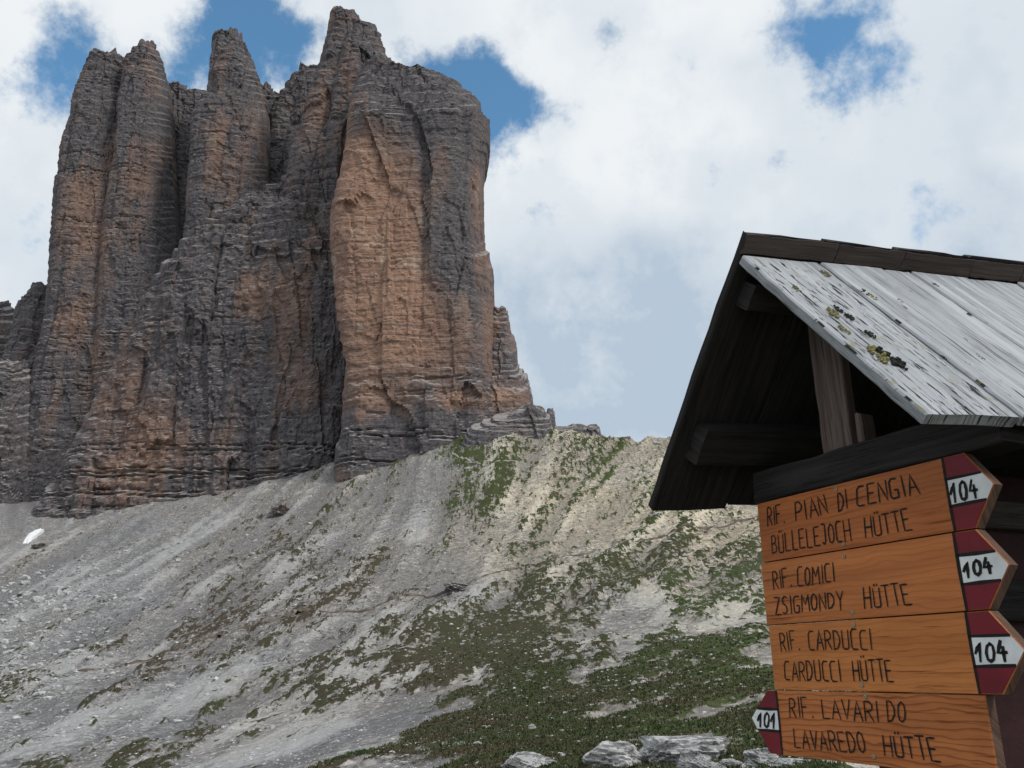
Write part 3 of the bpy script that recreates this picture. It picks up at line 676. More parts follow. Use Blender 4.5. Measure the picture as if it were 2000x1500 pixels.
uvk = [0]
def beam(name, o, ex, ey, ez, mat, parent, nl=10, wob=0.002, wear=None, bev=0.004, wear_fn=None):
    """a plank: o one corner, ex along the grain, ey across, ez thickness; rounded arrises, edges a little worn"""
    o, ex, ey, ez = [np.asarray(v, float) for v in (o, ex, ey, ez)]
    L, Wd, Th = np.linalg.norm(ex), np.linalg.norm(ey), np.linalg.norm(ez)
    uvk[0] += 1; ru = random.Random(uvk[0]); ou, ov = ru.uniform(0, 50), ru.uniform(0, 50)
    bw, bt = min(bev, Wd * .3) / Wd, min(bev, Th * .3) / Th
    ring = [(bw, 0), (.25, 0), (.5, 0), (.75, 0), (1 - bw, 0), (1, bt), (1, 1 - bt), (1 - bw, 1), (.5, 1), (bw, 1), (0, 1 - bt), (0, bt)]
    nrg = len(ring); V = []; UVv = []; Wv = []
    for i in range(nl + 1):
        u = i / nl
        wa, wb = ru.uniform(-wob, wob), ru.uniform(-wob, wob)
        for (v, w) in ring:
            dv = (wa if v < .2 else wb if v > .8 else 0) / Wd
            du = (ru.uniform(-wob, wob) * 1.5 / L if i in (0, nl) else 0)
            V.append(o + ex * (u + du) + ey * (v + dv) + ez * w)
            UVv.append((u * L + ou, v * Wd + (w * Th if v in (0, 1) else 0) + (0.37 if w > .5 else 0) + ov))
            Wv.append(0.0 if wear_fn is None else wear_fn(u, v))
    Fc = [tuple(int(k) for k in f) for f in grid_faces(nl + 1, nrg, True)]
    Fc += [tuple(range(nrg))[::-1], tuple(nl * nrg + k for k in range(nrg))]
    hand = np.dot(np.cross(ex, ey), ez)
    if hand < 0: Fc = [f[::-1] for f in Fc]
    me = bpy.data.meshes.new(name)
    me.from_pydata([tuple(v) for v in V], [], Fc)
    uvl = me.uv_layers.new(name='grain')
    for lp in me.loops: uvl.data[lp.index].uv = UVv[lp.vertex_index]
    # end grain
    for p in me.polygons:
        if len(p.vertices) > 4:
            for li in p.loop_indices:
                vi = me.loops[li].vertex_index % nrg
                uvl.data[li].uv = (ou + ring[vi][1] * Th * .3, ov + ring[vi][0] * Wd)
    a = me.attributes.new('wear', 'FLOAT', 'POINT'); a.data.foreach_set('value', Wv)
    me.update()
    return link(name, me, mat, parent)

shelter = empty('sign_shelter', sh(0.3, 0.1, 0.0))
tag(shelter, 'small dark timber shelter with a steep weathered plank roof', 'shelter')
NG = -0.229
apex = on_plane(1448, 450, NG); eaveL = on_plane(1265, 980, NG)
q0 = on_plane(1449, 498, NG); eaveR = on_plane(1807, 806, NG)
eL = (eaveL - apex); lenL = np.linalg.norm(eL); eL /= lenL
eR = (eaveR - q0); lenR = np.linalg.norm(eR); eR /= lenR
nL = np.cross(eL, RD); nL /= np.linalg.norm(nL)
if np.dot(nL, BA) < 0: nL = -nL
nR = np.cross(eR, RD); nR /= np.linalg.norm(nR)
if nR[2] > 0: nR = -nR
print('roof', apex, eaveL, eaveR, lenL, lenR)
# right slope
edges = [0, .252, .47, .57, .785, .98, 1.20, 1.42, 1.66, 1.88, 2.10]
rr_ = random.Random(3)
right_planks = []
for i in range(len(edges) - 1):
    w = edges[i + 1] - edges[i] - 0.004
    dz = (0.0 if i % 2 == 0 else 0.004) + rr_.uniform(-.001, .001)
    wf = (lambda u, v: max(0.0, 1.0 - 0.15 * v) * (1.0 if u > .05 else .4)) if i == 0 else ((lambda u, v: 0.38 + .3 * (u > .8)) if i == 1 else (lambda u, v: 0.15))
    o = beam('roof_plank', q0 + RD * edges[i] - nR * dz, eR * (lenR + rr_.uniform(-.006, .008)), RD * w, nR * 0.027, W_GREY, shelter, nl=16, wob=0.0025, wear_fn=wf)
    right_planks.append(o)
# left slope, its upper ends stand proud of the ridge
x = 0.0
while x < 2.1:
    w = rr_.uniform(.2, .28)
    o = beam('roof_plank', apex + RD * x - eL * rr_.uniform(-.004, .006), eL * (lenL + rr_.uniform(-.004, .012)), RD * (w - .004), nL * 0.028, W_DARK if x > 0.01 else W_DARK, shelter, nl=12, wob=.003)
    # thin weathered batten over the upper end
    x += w
x = 0.0
for w in (.30, .23, .26, .20, .30, .34, .3):
    beam('ridge_board', apex + RD * x + nL * 0.0285 + eL * 0.004, RD * (w - .003), eL * 0.052, nL * 0.006, W_RIDGE, shelter, nl=8, wob=.002, bev=.001)
    x += w
# battens and purlins below the planks
beam('purlin', eaveL + RD * .05 + nL * .03 - eL * .155, RD * 2.0, -eL * 0.11, nL * .06, W_DARK, shelter)
beam('purlin', apex + RD * .04 + nL * .03 + eL * .13, RD * 2.0, eL * 0.07, nL * .06, W_DARK, shelter)
beam('purlin', eaveR + RD * .24 + nR * .029 - eR * .16, RD * 1.8, -eR * 0.10, nR * .06, W_DARK, shelter)
# gable frame in the plane of the signs
zt0, zt1 = 2.052, 2.138
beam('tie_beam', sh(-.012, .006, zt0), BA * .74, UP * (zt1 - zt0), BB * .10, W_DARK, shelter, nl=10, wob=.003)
ka, kz = az(1603, 858, .02); kb, _ = az(1662, 845, .02)
beam('king_post', sh(ka, .02, zt1 + .001), UP * .44, BA * (kb - ka), BB * .032, W_POST, shelter, nl=8)
beam('king_post_brace', sh(kb + .002, .035, zt1 + .001), UP * .085, BA * .02, BB * .05, W_POST, shelter, nl=3)
ca = (ka + kb) / 2
beam('post', sh(.27, .034, -.05), UP * (zt0 + .048), BA * .12, BB * .10, W_EDGE, shelter, nl=12)
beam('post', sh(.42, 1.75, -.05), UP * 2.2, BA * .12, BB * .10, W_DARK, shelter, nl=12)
# framed panel running back below the ridge
RH = np.array([RD[0], RD[1], 0]); RH /= np.linalg.norm(RH)
p_o = sh(.33, .16, 0)
def pn(t, z): q = p_o + RH * t; return np.array([q[0], q[1], z])
beam('panel', pn(0, .5), RH * 1.6, UP * 1.60, BA * .02, P_MAROON, shelter, nl=4)
beam('panel_rail', pn(-.02, 1.722), RH * 1.65, UP * .10, BA * .045, W_DARK, shelter, nl=8)
beam('panel_rail', pn(-.02, 1.95), RH * 1.65, UP * .075, BA * .045, W_RIDGE, shelter, nl=8)
beam('panel_rail', pn(-.02, .75), RH * 1.65, UP * .098, BA * .045, W_DARK, shelter, nl=8)

# moss cushions on the first plank
def lump_mesh(name, r, seed, n=26, flat=.5):
    rg = random.Random(seed); V = []; Fc = []
    for k in range(n):
        a, d = rg.uniform(0, 6.28), r * math.sqrt(rg.random())
        cx, cy, s = d * math.cos(a) * 1.6, d * math.sin(a) * .8, rg.uniform(.1, .32) * r
        b = len(V)
        for j in range(6):
            q = j * math.pi / 3 + rg.uniform(-.3, .3); V.append((cx + s * math.cos(q), cy + s * math.sin(q), -.001))
        for j in range(6):
            q = j * math.pi / 3 + rg.uniform(-.3, .3); V.append((cx + s * .7 * math.cos(q), cy + s * .7 * math.sin(q), s * flat * rg.uniform(.6, 1.2)))
        V.append((cx, cy, s * flat * 1.3))
        for j in range(6):
            k2 = (j + 1) % 6
            Fc += [(b + j, b + k2, b + 6 + k2, b + 6 + j), (b + 6 + j, b + 6 + k2, b + 12)]
    me = bpy.data.meshes.new(name); me.from_pydata(V, [], Fc); me.update()
    return me
MOSS_D = plain('dark_moss', (0.030, 0.032, 0.026), 1.0, 0.4, 120.0)
MOSS_Y = plain('yellow_moss', (0.22, 0.20, 0.085), 1.0, 0.35, 120.0)
from mathutils import Matrix
def roof_hit(px, py):
    r = ray(px, py); t = np.dot(q0 - EYE, nR) / np.dot(r, nR); return EYE + r * t
ey_ = np.cross(-nR, eR)
for k, (px, py, r, y) in enumerate([(1625, 612, .016, 1), (1638, 606, .012, 0), (1660, 622, .012, 0), (1648, 645, .012, 1), (1700, 655, .012, 0), (1712, 690, .020, 1), (1738, 700, .026, 0), (1752, 712, .016, 0), (1692, 575, .015, 0), (1702, 582, .014, 1),
                                  (1612, 536, .012, 1), (1758, 590, .008, 0), (1765, 602, .008, 0), (1555, 565, .010, 1), (1722, 704, .012, 1), (1842, 700, .006, 0), (1888, 712, .006, 0), (1732, 549, .006, 0), (1826, 558, .009, 0), (1893, 616, .006, 0), (1915, 700, .009, 0)]):
    p = roof_hit(px, py)
    t = np.dot(p - q0, RH) / np.dot(RD, RH)
    pi = max(i for i in range(len(edges) - 1) if edges[i] <= t + 1e-6) if t > 0 else 0
    o = link('moss', lump_mesh('moss', r, 50 + k), MOSS_Y if y else MOSS_D)
    M = Matrix((( eR[0], ey_[0], -nR[0], p[0] - nR[0] * .003), (eR[1], ey_[1], -nR[1], p[1] - nR[1] * .003), (eR[2], ey_[2], -nR[2], p[2] - nR[2] * .003), (0, 0, 0, 1)))
    o.parent = right_planks[pi]; o.matrix_world = M

# ------------------------------------------------------------------ direction signs
STROKES = {
 'R': [[(0, 0), (0, 1), (.6, .98), (.9, .8), (.85, .58), (.5, .5), (0, .46)], [(.35, .48), (.95, 0)]], 'I': [[(.5, 0), (.5, 1)]], 'F': [[(0, 0), (0, 1), (.9, 1)], [(0, .52), (.65, .52)]], '.': [[(.4, 0), (.6, .05)]],
 'P': [[(0, 0), (0, 1), (.6, .98), (.92, .78), (.85, .55), (.5, .45), (0, .42)]], 'A': [[(0, 0), (.48, 1), (1, 0)], [(.2, .36), (.8, .36)]], 'N': [[(0, 0), (0, 1), (.95, 0), (.95, 1)]], 'D': [[(0, 0), (0, 1), (.5, .95), (.9, .65), (.9, .35), (.5, .05), (0, 0)]],
 'C': [[(.85, .98), (.3, 1), (.02, .85), (.02, .12), (.25, 0), (.85, 0)]], 'E': [[(.85, 1), (0, 1), (0, 0), (.9, 0)], [(0, .52), (.65, .52)]], 'G': [[(.85, .98), (.3, 1), (.02, .85), (.02, .1), (.3, 0), (.88, .04), (.88, .42), (.5, .42)]],
 'B': [[(0, 0), (0, 1), (.6, .98), (.8, .8), (.6, .55), (0, .52)], [(.6, .54), (.92, .32), (.8, .06), (0, 0)]], 'U': [[(0, 1), (.04, .1), (.25, 0), (.75, 0), (.92, .1), (.92, 1)]], 'Ü': [[(0, .95), (.04, .08), (.25, 0), (.75, 0), (.92, .08), (.92, .95)], [(.25, 1.12), (.28, 1.17)], [(.66, 1.12), (.69, 1.17)]],
 'L': [[(0, 1), (.02, 0), (.85, 0)]], 'J': [[(.1, 1), (.75, 1), (.75, .15), (.45, 0), (.1, .1)]], 'O': [[(.45, 1), (.12, .82), (.02, .45), (.15, .1), (.48, 0), (.82, .15), (.93, .5), (.82, .86), (.45, 1)]], 'H': [[(0, 0), (0, 1)], [(.95, 0), (.95, 1)], [(0, .5), (.95, .5)]], 'T': [[(.5, 0), (.5, 1)], [(0, 1), (1, 1)]],
 'M': [[(0, 0), (.1, 1), (.5, .4), (.9, 1), (1, 0)]], 'Z': [[(0, 1), (.9, 1), (.05, 0), (.95, 0)]], 'S': [[(.85, .92), (.5, 1), (.15, .85), (.2, .6), (.75, .42), (.85, .18), (.5, 0), (.08, .08)]], 'Y': [[(0, 1), (.48, .5)], [(.95, 1), (.5, .45), (.5, -.15)]], 'V': [[(0, 1), (.45, 0), (.95, 1)]],
 '1': [[(.05, .45), (.55, 1), (.6, 0)]], '0': [[(.5, 1), (.15, .85), (.03, .5), (.15, .12), (.5, 0), (.82, .12), (.95, .5), (.85, .86), (.5, 1)]], '4': [[(.45, 1), (.05, .42), (.98, .42)], [(.68, .68), (.68, 0)]]}
CW = {'I': .30, '.': .30, 'M': 1.25, 'J': .85, 'A': 1.05}
def ribbon(V, Fc, pts2, w, n):
    """painted stroke on the sign face; pts2 in (along, height)"""
    q = []
    for k in range(len(pts2) - 1):
        a, b = np.array(pts2[k]), np.array(pts2[k + 1])
        for s_ in np.linspace(0, 1, 3)[:-1]: q.append(a + (b - a) * s_)
    q.append(np.array(pts2[-1])); q = np.array(q)
    d = np.gradient(q, axis=0) if len(q) > 1 else np.array([[1, 0]])
    d /= np.linalg.norm(d, axis=1)[:, None] + 1e-9
    nrm = np.stack([-d[:, 1], d[:, 0]], 1)
    q[0] -= d[0] * w * .4; q[-1] += d[-1] * w * .4
    b = len(V)
    for k in range(len(q)):
        ww = w * .5 * random.uniform(.82, 1.18) * (.75 if k in (0, len(q) - 1) else 1)
        for s_ in (1, -1):
            p = q[k] + nrm[k] * ww * s_; V.append(tuple(sh(p[0], n, p[1])))
    for k in range(len(q) - 1): Fc.append((b + 2 * k, b + 2 * k + 1, b + 2 * k + 3, b + 2 * k + 2))
def word(V, Fc, text, bl, br, tl, tr, w, n):
    bl, br, tl, tr = [np.array(az(*p)) for p in (bl, br, tl, tr)]
    ws = [CW.get(c, 1.0) for c in text]; gap = .34
    tot = sum(ws) + gap * (len(text) - 1); x = 0
    for c, cw in zip(text, ws):
        jx, jy, js = random.uniform(-.04, .04), random.uniform(-.03, .03), random.uniform(.96, 1.05)
        for st in STROKES[c]:
            pl = []
            for (u, v) in st:
                uu = (x + u * cw + jx) / tot; vv = v * js + jy
                pl.append((bl * (1 - uu) + br * uu) * (1 - vv) + (tl * (1 - uu) + tr * uu) * vv)
            ribbon(V, Fc, pl, w * random.uniform(.9, 1.1), n)
        x += cw + gap
def flat_sheet(name, poly, n, mat, parent, thick=0.0):
    me = bpy.data.meshes.new(name)
    P = [tuple(sh(a, n, z)) for a, z in poly]
    me.from_pydata(P, [], [tuple(range(len(P)))]); me.update()
    return link(name, me, mat, parent)
def sign(label, outline, mat, words, numbers, reds, white, seam, screws, lines, wline=.0040):
    a0, z0 = np.mean([p[0] for p in outline]), min(p[1] for p in outline)
    root = empty('direction_sign', sh(a0, .014, z0)); tag(root, label, 'sign', 'wooden direction signs on the shelter')
    TH = .030
    # board with worn arrises
    n = len(outline); c = np.mean(outline, axis=0)
    V = []; Fc = []
    o = np.array(outline)
    ins = o + (c - o) / np.linalg.norm(c - o, axis=1)[:, None] * .0022
    for q, nn in ((ins, 0.0), (o, .0022), (o, TH - .002), (ins, TH)): V += [tuple(sh(a, nn, z)) for a, z in q]
    Fc.append(tuple(range(n)))
    for r in range(3):
        for k in range(n): Fc.append((r * n + k, (r + 1) * n + k, (r + 1) * n + (k + 1) % n, r * n + (k + 1) % n))
    Fc.append(tuple(range(3 * n, 4 * n))[::-1])
    me = bpy.data.meshes.new('board'); me.from_pydata(V, [], Fc)
    uvl = me.uv_layers.new(name='grain'); ou = random.uniform(0, 30)
    allp = np.vstack([ins, o, o, ins])
    for lp in me.loops: uvl.data[lp.index].uv = (allp[lp.vertex_index][0] + ou, allp[lp.vertex_index][1] * 1.0 + ou + (.02 if lp.vertex_index >= 2 * n else 0))
    me.materials.append(mat); me.materials.append(W_EDGE)
    for i, p in enumerate(me.polygons): p.material_index = 0 if i == 0 or i <= n else 1
    import bmesh
    bm = bmesh.new(); bm.from_mesh(me); bmesh.ops.recalc_face_normals(bm, faces=bm.faces); bm.to_mesh(me); bm.free()
    link('board', me, None, root)
    for r in reds: flat_sheet('red_field', r, -.0008, P_RED, root)
    wf = flat_sheet('white_field', white, -.0008, P_WHITE, root)
    for t, bl, br, tl, tr in words:
        V, Fc = [], []
        word(V, Fc, t, bl, br, tl, tr, wline, -.0016)
        me = bpy.data.meshes.new('lettering'); me.from_pydata(V, [], Fc); me.update(); link('lettering', me, P_BLACK, root)
    V, Fc = [], []
    for t, bl, br, tl, tr in numbers: word(V, Fc, t, bl, br, tl, tr, .0072, -.0018)
    me = bpy.data.meshes.new('number'); me.from_pydata(V, [], Fc); me.update(); link('number', me, P_BLACK, wf)
    V, Fc = [], []
    for l in lines: ribbon(V, Fc, l, .0075, -.0013)
    me = bpy.data.meshes.new('border_line'); me.from_pydata(V, [], Fc); me.update(); link('border_line', me, P_BLACK, root)
    for sx, sy in screws:
        a, z = az(sx, sy); V = []; Fc = []
        for rr2, nn in ((.0052, -.0002), (.0048, -.0022), (.0022, -.0026), (.0018, -.0012)):
            for k in range(12): V.append(tuple(sh(a + rr2 * math.cos(k * math.pi / 6), nn, z + rr2 * math.sin(k * math.pi / 6))))
        V.append(tuple(sh(a, -.0012, z)))
        for r in range(3):
            for k in range(12): Fc.append((r * 12 + k, r * 12 + (k + 1) % 12, (r + 1) * 12 + (k + 1) % 12, (r + 1) * 12 + k))
        for k in range(12): Fc.append((36 + k, 36 + (k + 1) % 12, 48))
        me = bpy.data.meshes.new('screw'); me.from_pydata(V, [], Fc); me.update(); link('screw', me, M_SCREW, root)
    return root
def arrow_right(zb, zt, a0, as_, at_, tip, bt):
    """board outline with a pointed right end; returns outline, red fields, white field, dividing lines"""
    h = zt - zb; zm = (zb + zt) / 2 + .002
    out = [(a0, zb), (at_ - bt, zb), (tip, zm), (at_, zt), (a0, zt)]
    z1, z2 = zb + h * .33, zb + h * .70
    def xr(z):
        return at_ + (tip - at_) * (zt - z) / (zt - zm) if z > zm else (at_ - bt) + (tip - at_ + bt) * (z - zb) / (zm - zb)
    e = .0015
    reds = [[(as_, zb + e), (at_ - bt - e, zb + e), (xr(z1) - e, z1), (as_, z1)], [(as_, z2), (xr(z2) - e, z2), (at_ - e, zt - e), (as_, zt - e)]]
    white = [(as_, z1), (xr(z1) - e, z1), (tip - e, zm), (xr(z2) - e, z2), (as_, z2)]
    lines = [[(as_, zb + .003), (as_ - .001, zm), (as_, zt - .003)], [(as_, z1), (xr(z1) - .004, z1 + .001)], [(as_, z2), (xr(z2) - .004, z2 - .001)]]
    return out, reds, white, lines
ZS = [2.048, 1.886, 1.7215, 1.5595, 1.404]
o_, r_, w_, l_ = arrow_right(ZS[1] + .0012, ZS[0], 0.0, .589, .640, .694, .003)
sign('topmost orange wooden sign with red and white right-hand arrow', o_, W_LARCH_A,
     [('RIF.', (1500, 1028), (1534, 1020), (1499, 994), (1530, 986)), ('PIAN', (1555, 1016), (1619, 1003), (1553, 981), (1610, 967)), ('DI', (1638, 998), (1657, 993), (1636, 962), (1653, 957)), ('CENGIA', (1674, 989), (1797, 964), (1673, 951), (1786, 926)),
      ('BÜLLELEJOCH', (1509, 1081), (1664, 1055), (1507, 1046), (1659, 1016)), ('HÜTTE', (1691, 1049), (1783, 1034), (1688, 1011), (1773, 994))],
     [('104', (1859, 981), (1911, 971), (1856, 946), (1905, 937))], r_, w_, .589, [(1633, 955), (1648, 1063)], l_)
o_, r_, w_, l_ = arrow_right(ZS[2] + .0012, ZS[1] - .0012, -.008, .584, .636, .693, .003)
sign('second orange wooden sign from the top with right-hand arrow', o_, W_LARCH_B,
     [('RIF.', (1512, 1150), (1547, 1144), (1509, 1116), (1543, 1110)), ('COMICI', (1559, 1145), (1632, 1135), (1558, 1109), (1629, 1101)), ('ZSIGMONDY', (1515, 1201), (1649, 1186), (1512, 1166), (1647, 1156)), ('HÜTTE', (1690, 1188), (1782, 1180), (1687, 1149), (1772, 1140))],
     [('104', (1884, 1128), (1940, 1118), (1882, 1098), (1934, 1090))], r_, w_, .584, [(1649, 1087), (1665, 1196)], l_)
o_, r_, w_, l_ = arrow_right(ZS[3] + .0012, ZS[2] - .0012, -.002, .580, .632, .691, .003)
sign('third orange wooden sign from the top, right-pointing, right above the left-pointing one', o_, W_LARCH_C,
     [('RIF.', (1527, 1272), (1564, 1269), (1523, 1236), (1558, 1233)), ('CARDUCCI', (1581, 1269), (1705, 1268), (1578, 1233), (1701, 1229)), ('CARDUCCI', (1534, 1328), (1645, 1330), (1532, 1293), (1640, 1290)), ('HÜTTE', (1669, 1330), (1747, 1330), (1665, 1291), (1740, 1287))],
     [('104', (1906, 1291), (1969, 1291), (1905, 1258), (1963, 1254))], r_, w_, .580, [(1668, 1220), (1684, 1338)], l_, wline=.0037)
# lowest board, arrow to the left
zb, zt = ZS[4], ZS[3] - .0012; h = zt - zb; zm = zb + h * .54
out = [(.004, zb), (.588, zb), (.590, zt), (-.030, zt), (-.098, zm), (-.040, zb)]
z1, z2 = zb + h * .36, zb + h * .70
def xl(z): return -.030 + (-.098 + .030) * (zt - z) / (zt - zm) if z > zm else -.040 + (-.098 + .040) * (z - zb) / (zm - zb)
e = .0015
reds = [[(xl(zb) + e, zb + e), (.004, zb + e), (.004, z1), (xl(z1) + e, z1)], [(xl(z2) + e, z2), (.004, z2), (.004, zt - e), (xl(zt) + e, zt - e)]]
white = [(xl(z1) + e, z1), (.004, z1), (.004, z2), (xl(z2) + e, z2), (-.098 + e, zm)]
sign('lowest orange wooden sign, strongly grained, arrow pointing left', out, W_LARCH,
     [('RIF.', (1544, 1400), (1590, 1401), (1542, 1362), (1584, 1363)), ('LAVARI', (1608, 1403), (1719, 1409), (1604, 1366), (1715, 1369)), ('DO', (1735, 1409), (1771, 1411), (1732, 1370), (1768, 1372)), ('LAVAREDO', (1553, 1460), (1694, 1471), (1550, 1424), (1685, 1430)), ('HÜTTE', (1729, 1474), (1838, 1487), (1725, 1436), (1826, 1441))],
     [('101', (1480, 1418), (1516, 1421), (1481, 1393), (1517, 1393))], reds, white, .004, [(1691, 1361), (1707, 1478)],
     [[(.004, zb + .003), (.005, zm), (.004, zt - .003)], [(xl(z1) + .004, z1), (.004, z1)], [(xl(z2) + .004, z2), (.004, z2)]])
print('signs done')

# ------------------------------------------------------------------ boulders, stones, grass, path, snow
import bmesh
def ico(sub):
    bm = bmesh.new(); bmesh.ops.create_icosphere(bm, subdivisions=sub, radius=1.0)
    V = np.array([v.co[:] for v in bm.verts]); Fc = np.array([[v.index for v in f.verts] for f in bm.faces]); bm.free()
    return V, Fc
I5 = ico(5); I2 = ico(2); I1 = ico(1)
def rock_shape(D, seed, nplanes=11, rough=.05, layer=.0, sharp=1.0):
    rg = np.random.default_rng(seed)
    N = rg.normal(size=(nplanes, 3)); N /= np.linalg.norm(N, axis=1)[:, None]
    h = rg.uniform(.56, .95, nplanes)
    N = np.vstack([N, [[0, 0, 1], [0, 0, -1], [1, 0, 0], [-1, 0, 0], [0, 1, 0], [0, -1, 0]]]); h = np.concatenate([h, [.85, .8, 1, 1, 1, 1]])
    dt = D @ N.T
    r = np.min(np.where(dt > 1e-3, h / np.maximum(dt, 1e-3), 9), axis=1)
    P = D * r[:, None]
    if rough: 
        P = P + D * (fbm(P[:, 0] * 2.5 + seed, P[:, 1] * 2.5, P[:, 2] * 2.5, seed=seed, oct=5) * rough * 2.2)[:, None]
    if layer:
        ax = np.array([.45, -.25, .86]); ax /= np.linalg.norm(ax)
        q = P @ ax * 7 + fbm(P[:, 0] * 2, P[:, 1] * 2, P[:, 2] * 2, seed=seed + 3, oct=3) * 1.2
        cell = _hash(np.floor(q), np.floor(P[:, 0] * 2.5 + np.floor(q) * .37), np.floor(P[:, 1] * 2.5), seed)
        fr = q - np.floor(q)
        P = P + D * ((cell - .5) * layer - np.exp(-(np.minimum(fr, 1 - fr) / .10) ** 2) * layer * .9)[:, None]
    return P
BOULD = [  # x, y of the foot, width, height in px of the photograph, turn, layering, label
    (1026, 1512, 112, 46, .3, .05, 'rounded knobbly white boulder, leftmost in the bottom foreground'),
    (1204, 1512, 122, 68, 1.2, .10, 'cracked pale boulder with a white left side'),
    (1352, 1502, 182, 74, 2.5, .13, 'largest grey layered boulder with a dark right face'),
    (1366, 1520, 95, 58, .8, .10, 'sharp pale rock leaning in front of the largest boulder'),
    (1500, 1508, 82, 54, 1.7, .14, 'thin-layered grey rock below the left-pointing arrow'),
    (1432, 1506, 44, 24, 2.2, .06, 'small pale stone right of the largest boulder'),
    (1405, 1516, 40, 24, .5, .05, 'small white stone at the bottom edge between two rocks'),
    (1462, 1512, 36, 16, 2.0, .05, 'flat little stone in the gap left of the layered rock'),
    (1560, 1500, 120, 15, .1, .08, 'low pale rock slab below the lowest sign'),
    (934, 1464, 18, 12, .1, .04, 'lone white stone in the grass at lower left of the boulders'),
    (1038, 1432, 17, 14, .4, .04, 'single whitish stone standing in the dark turf'),
    (1240, 1344, 13, 11, .4, .04, 'tiny bright stone in the middle of the grass slope'),
    (1394, 1298, 11, 9, .4, .04, 'tiny bright stone higher on the grass close to the signs')]
for i, (bx, by, bw, bh, rot, lay, lb) in enumerate(BOULD):
    p = drop(bx, min(by, 1499), 8, 120)
    if by > 1499: p = drop(bx, by, 6, 120)
    sc = np.hypot(p[1], p[2] - 1.6) / F_PX * 1.02
    w, hgt = bw * sc * .93, bh * sc * .95
    D, Fc = I5 if bw > 30 else I2
    P = rock_shape(D, 100 + i * 7, 13 if i != 2 else 6, .055, lay * 1.1)
    c, s_ = math.cos(rot), math.sin(rot)
    P = np.stack([P[:, 0] * c - P[:, 1] * s_, P[:, 0] * s_ + P[:, 1] * c, P[:, 2]], 1)
    P = P / np.array([np.ptp(P[:, 0]), np.ptp(P[:, 1]), np.ptp(P[:, 2])])
    P[:, 2] -= P[:, 2].min()
    P = P * np.array([w, w * .7, hgt * 1.08])
    gzv = float(ground_z([p[0]], [p[1]])[0])
    o = link('boulder' if bw > 50 else 'stone', mesh_np('boulder', P, Fc), LIME)
    o.location = (p[0], p[1] + w * .3, gzv - hgt * .46)
    tag(o, lb, 'boulder' if bw > 50 else 'stone', 'pale rocks in the foreground')

for i, (bx, by, bw, bh, lb) in enumerate([(545, 1006, 60, 24, 'dark brown rock rib sticking out of the upper scree'), (890, 1156, 58, 24, 'small dark rock knob beside the footpath'), (72, 1076, 24, 15, 'dark block lying just below the snow patch')]):
    p = drop(bx, by, 50, 600); sc = np.hypot(p[1], p[2] - 1.6) / F_PX
    P = rock_shape(I5[0], 300 + i, 14, .10, .16); P = P / np.ptp(P, axis=0); P[:, 2] -= P[:, 2].min()
    P = P * np.array([bw * sc, bw * sc * 1.2, bh * sc * 1.3])
    o = link('rock_knob', mesh_np('rock_knob', P, I5[1], dict(tan=np.full(len(P), .2))), ROCK)
    o.location = (p[0], p[1] + bw * sc * .4, float(ground_z([p[0]], [p[1]])[0]) - bh * sc * .35)
    tag(o, lb, 'rock')

def scatter_mesh(name, X, Y, Z, S, template, seed, squash=.65, tilt=.5):
    rg = np.random.default_rng(seed); D, Fc = template
    n = len(X); nv = len(D)
    rot = rg.uniform(0, 6.283, n); c, s_ = np.cos(rot), np.sin(rot)
    base = np.stack([rock_shape(D, 900 + k, 7, .0) for k in range(8)])
    pick = rg.integers(0, 8, n)
    P = base[pick] * rg.uniform(.7, 1.3, (n, 1, 3)) * np.array([1, 1, squash])
    P = P + rg.normal(0, .08, P.shape)
    x = P[..., 0] * c[:, None] - P[..., 1] * s_[:, None]; y = P[..., 0] * s_[:, None] + P[..., 1] * c[:, None]; z = P[..., 2]
    V = np.stack([x * S[:, None] + X[:, None], y * S[:, None] + Y[:, None], z * S[:, None] + Z[:, None]], -1).reshape(-1, 3)
    F2 = (Fc[None] + (np.arange(n) * nv)[:, None, None]).reshape(-1, 3)
    return mesh_np(name, V, F2)
def sample(n, seed, a0=-34, a1=36, r0=13, r1=440):
    rg = np.random.default_rng(seed)
    th = np.radians(rg.uniform(a0, a1, n)); r = np.exp(rg.uniform(math.log(r0), math.log(r1), n))
    return r * np.sin(th), r * np.cos(th), r, rg
STONE = plain('scree_stone', (0.40, 0.40, 0.40), 0.95, 0.5, 0.9)
X, Y, Rr, rg = sample(62000, 3)
Z, tf, brn, sdy_sun, grn = ground_fields(X, Y)
px, py = to_px(X, Y, Z)
field = np.exp(-((px - 60) / 190) ** 2 - ((py - 1210) / 150) ** 2)                       # coarse blocks fallen below the left tower
keep = (rg.random(len(X)) < np.where(tf > .52, .38, .45) + field * .9)
S = Rr / F_PX * np.clip(rg.lognormal(0.1, .55, len(X)), .5, 7) * (1 + 2.6 * field * rg.random(len(X)) ** 2) * np.where(tf > .52, .95, 1.0) * 1.25
X, Y, Z, S = X[keep], Y[keep], Z[keep], S[keep]
st = link('scree_stones', scatter_mesh('scree_stones', X, Y, Z, S, I1, 4), STONE)
tag(st, 'countless loose grey stones lying over the scree and turf', 'stones', kind='stuff')
print('stones', len(X))

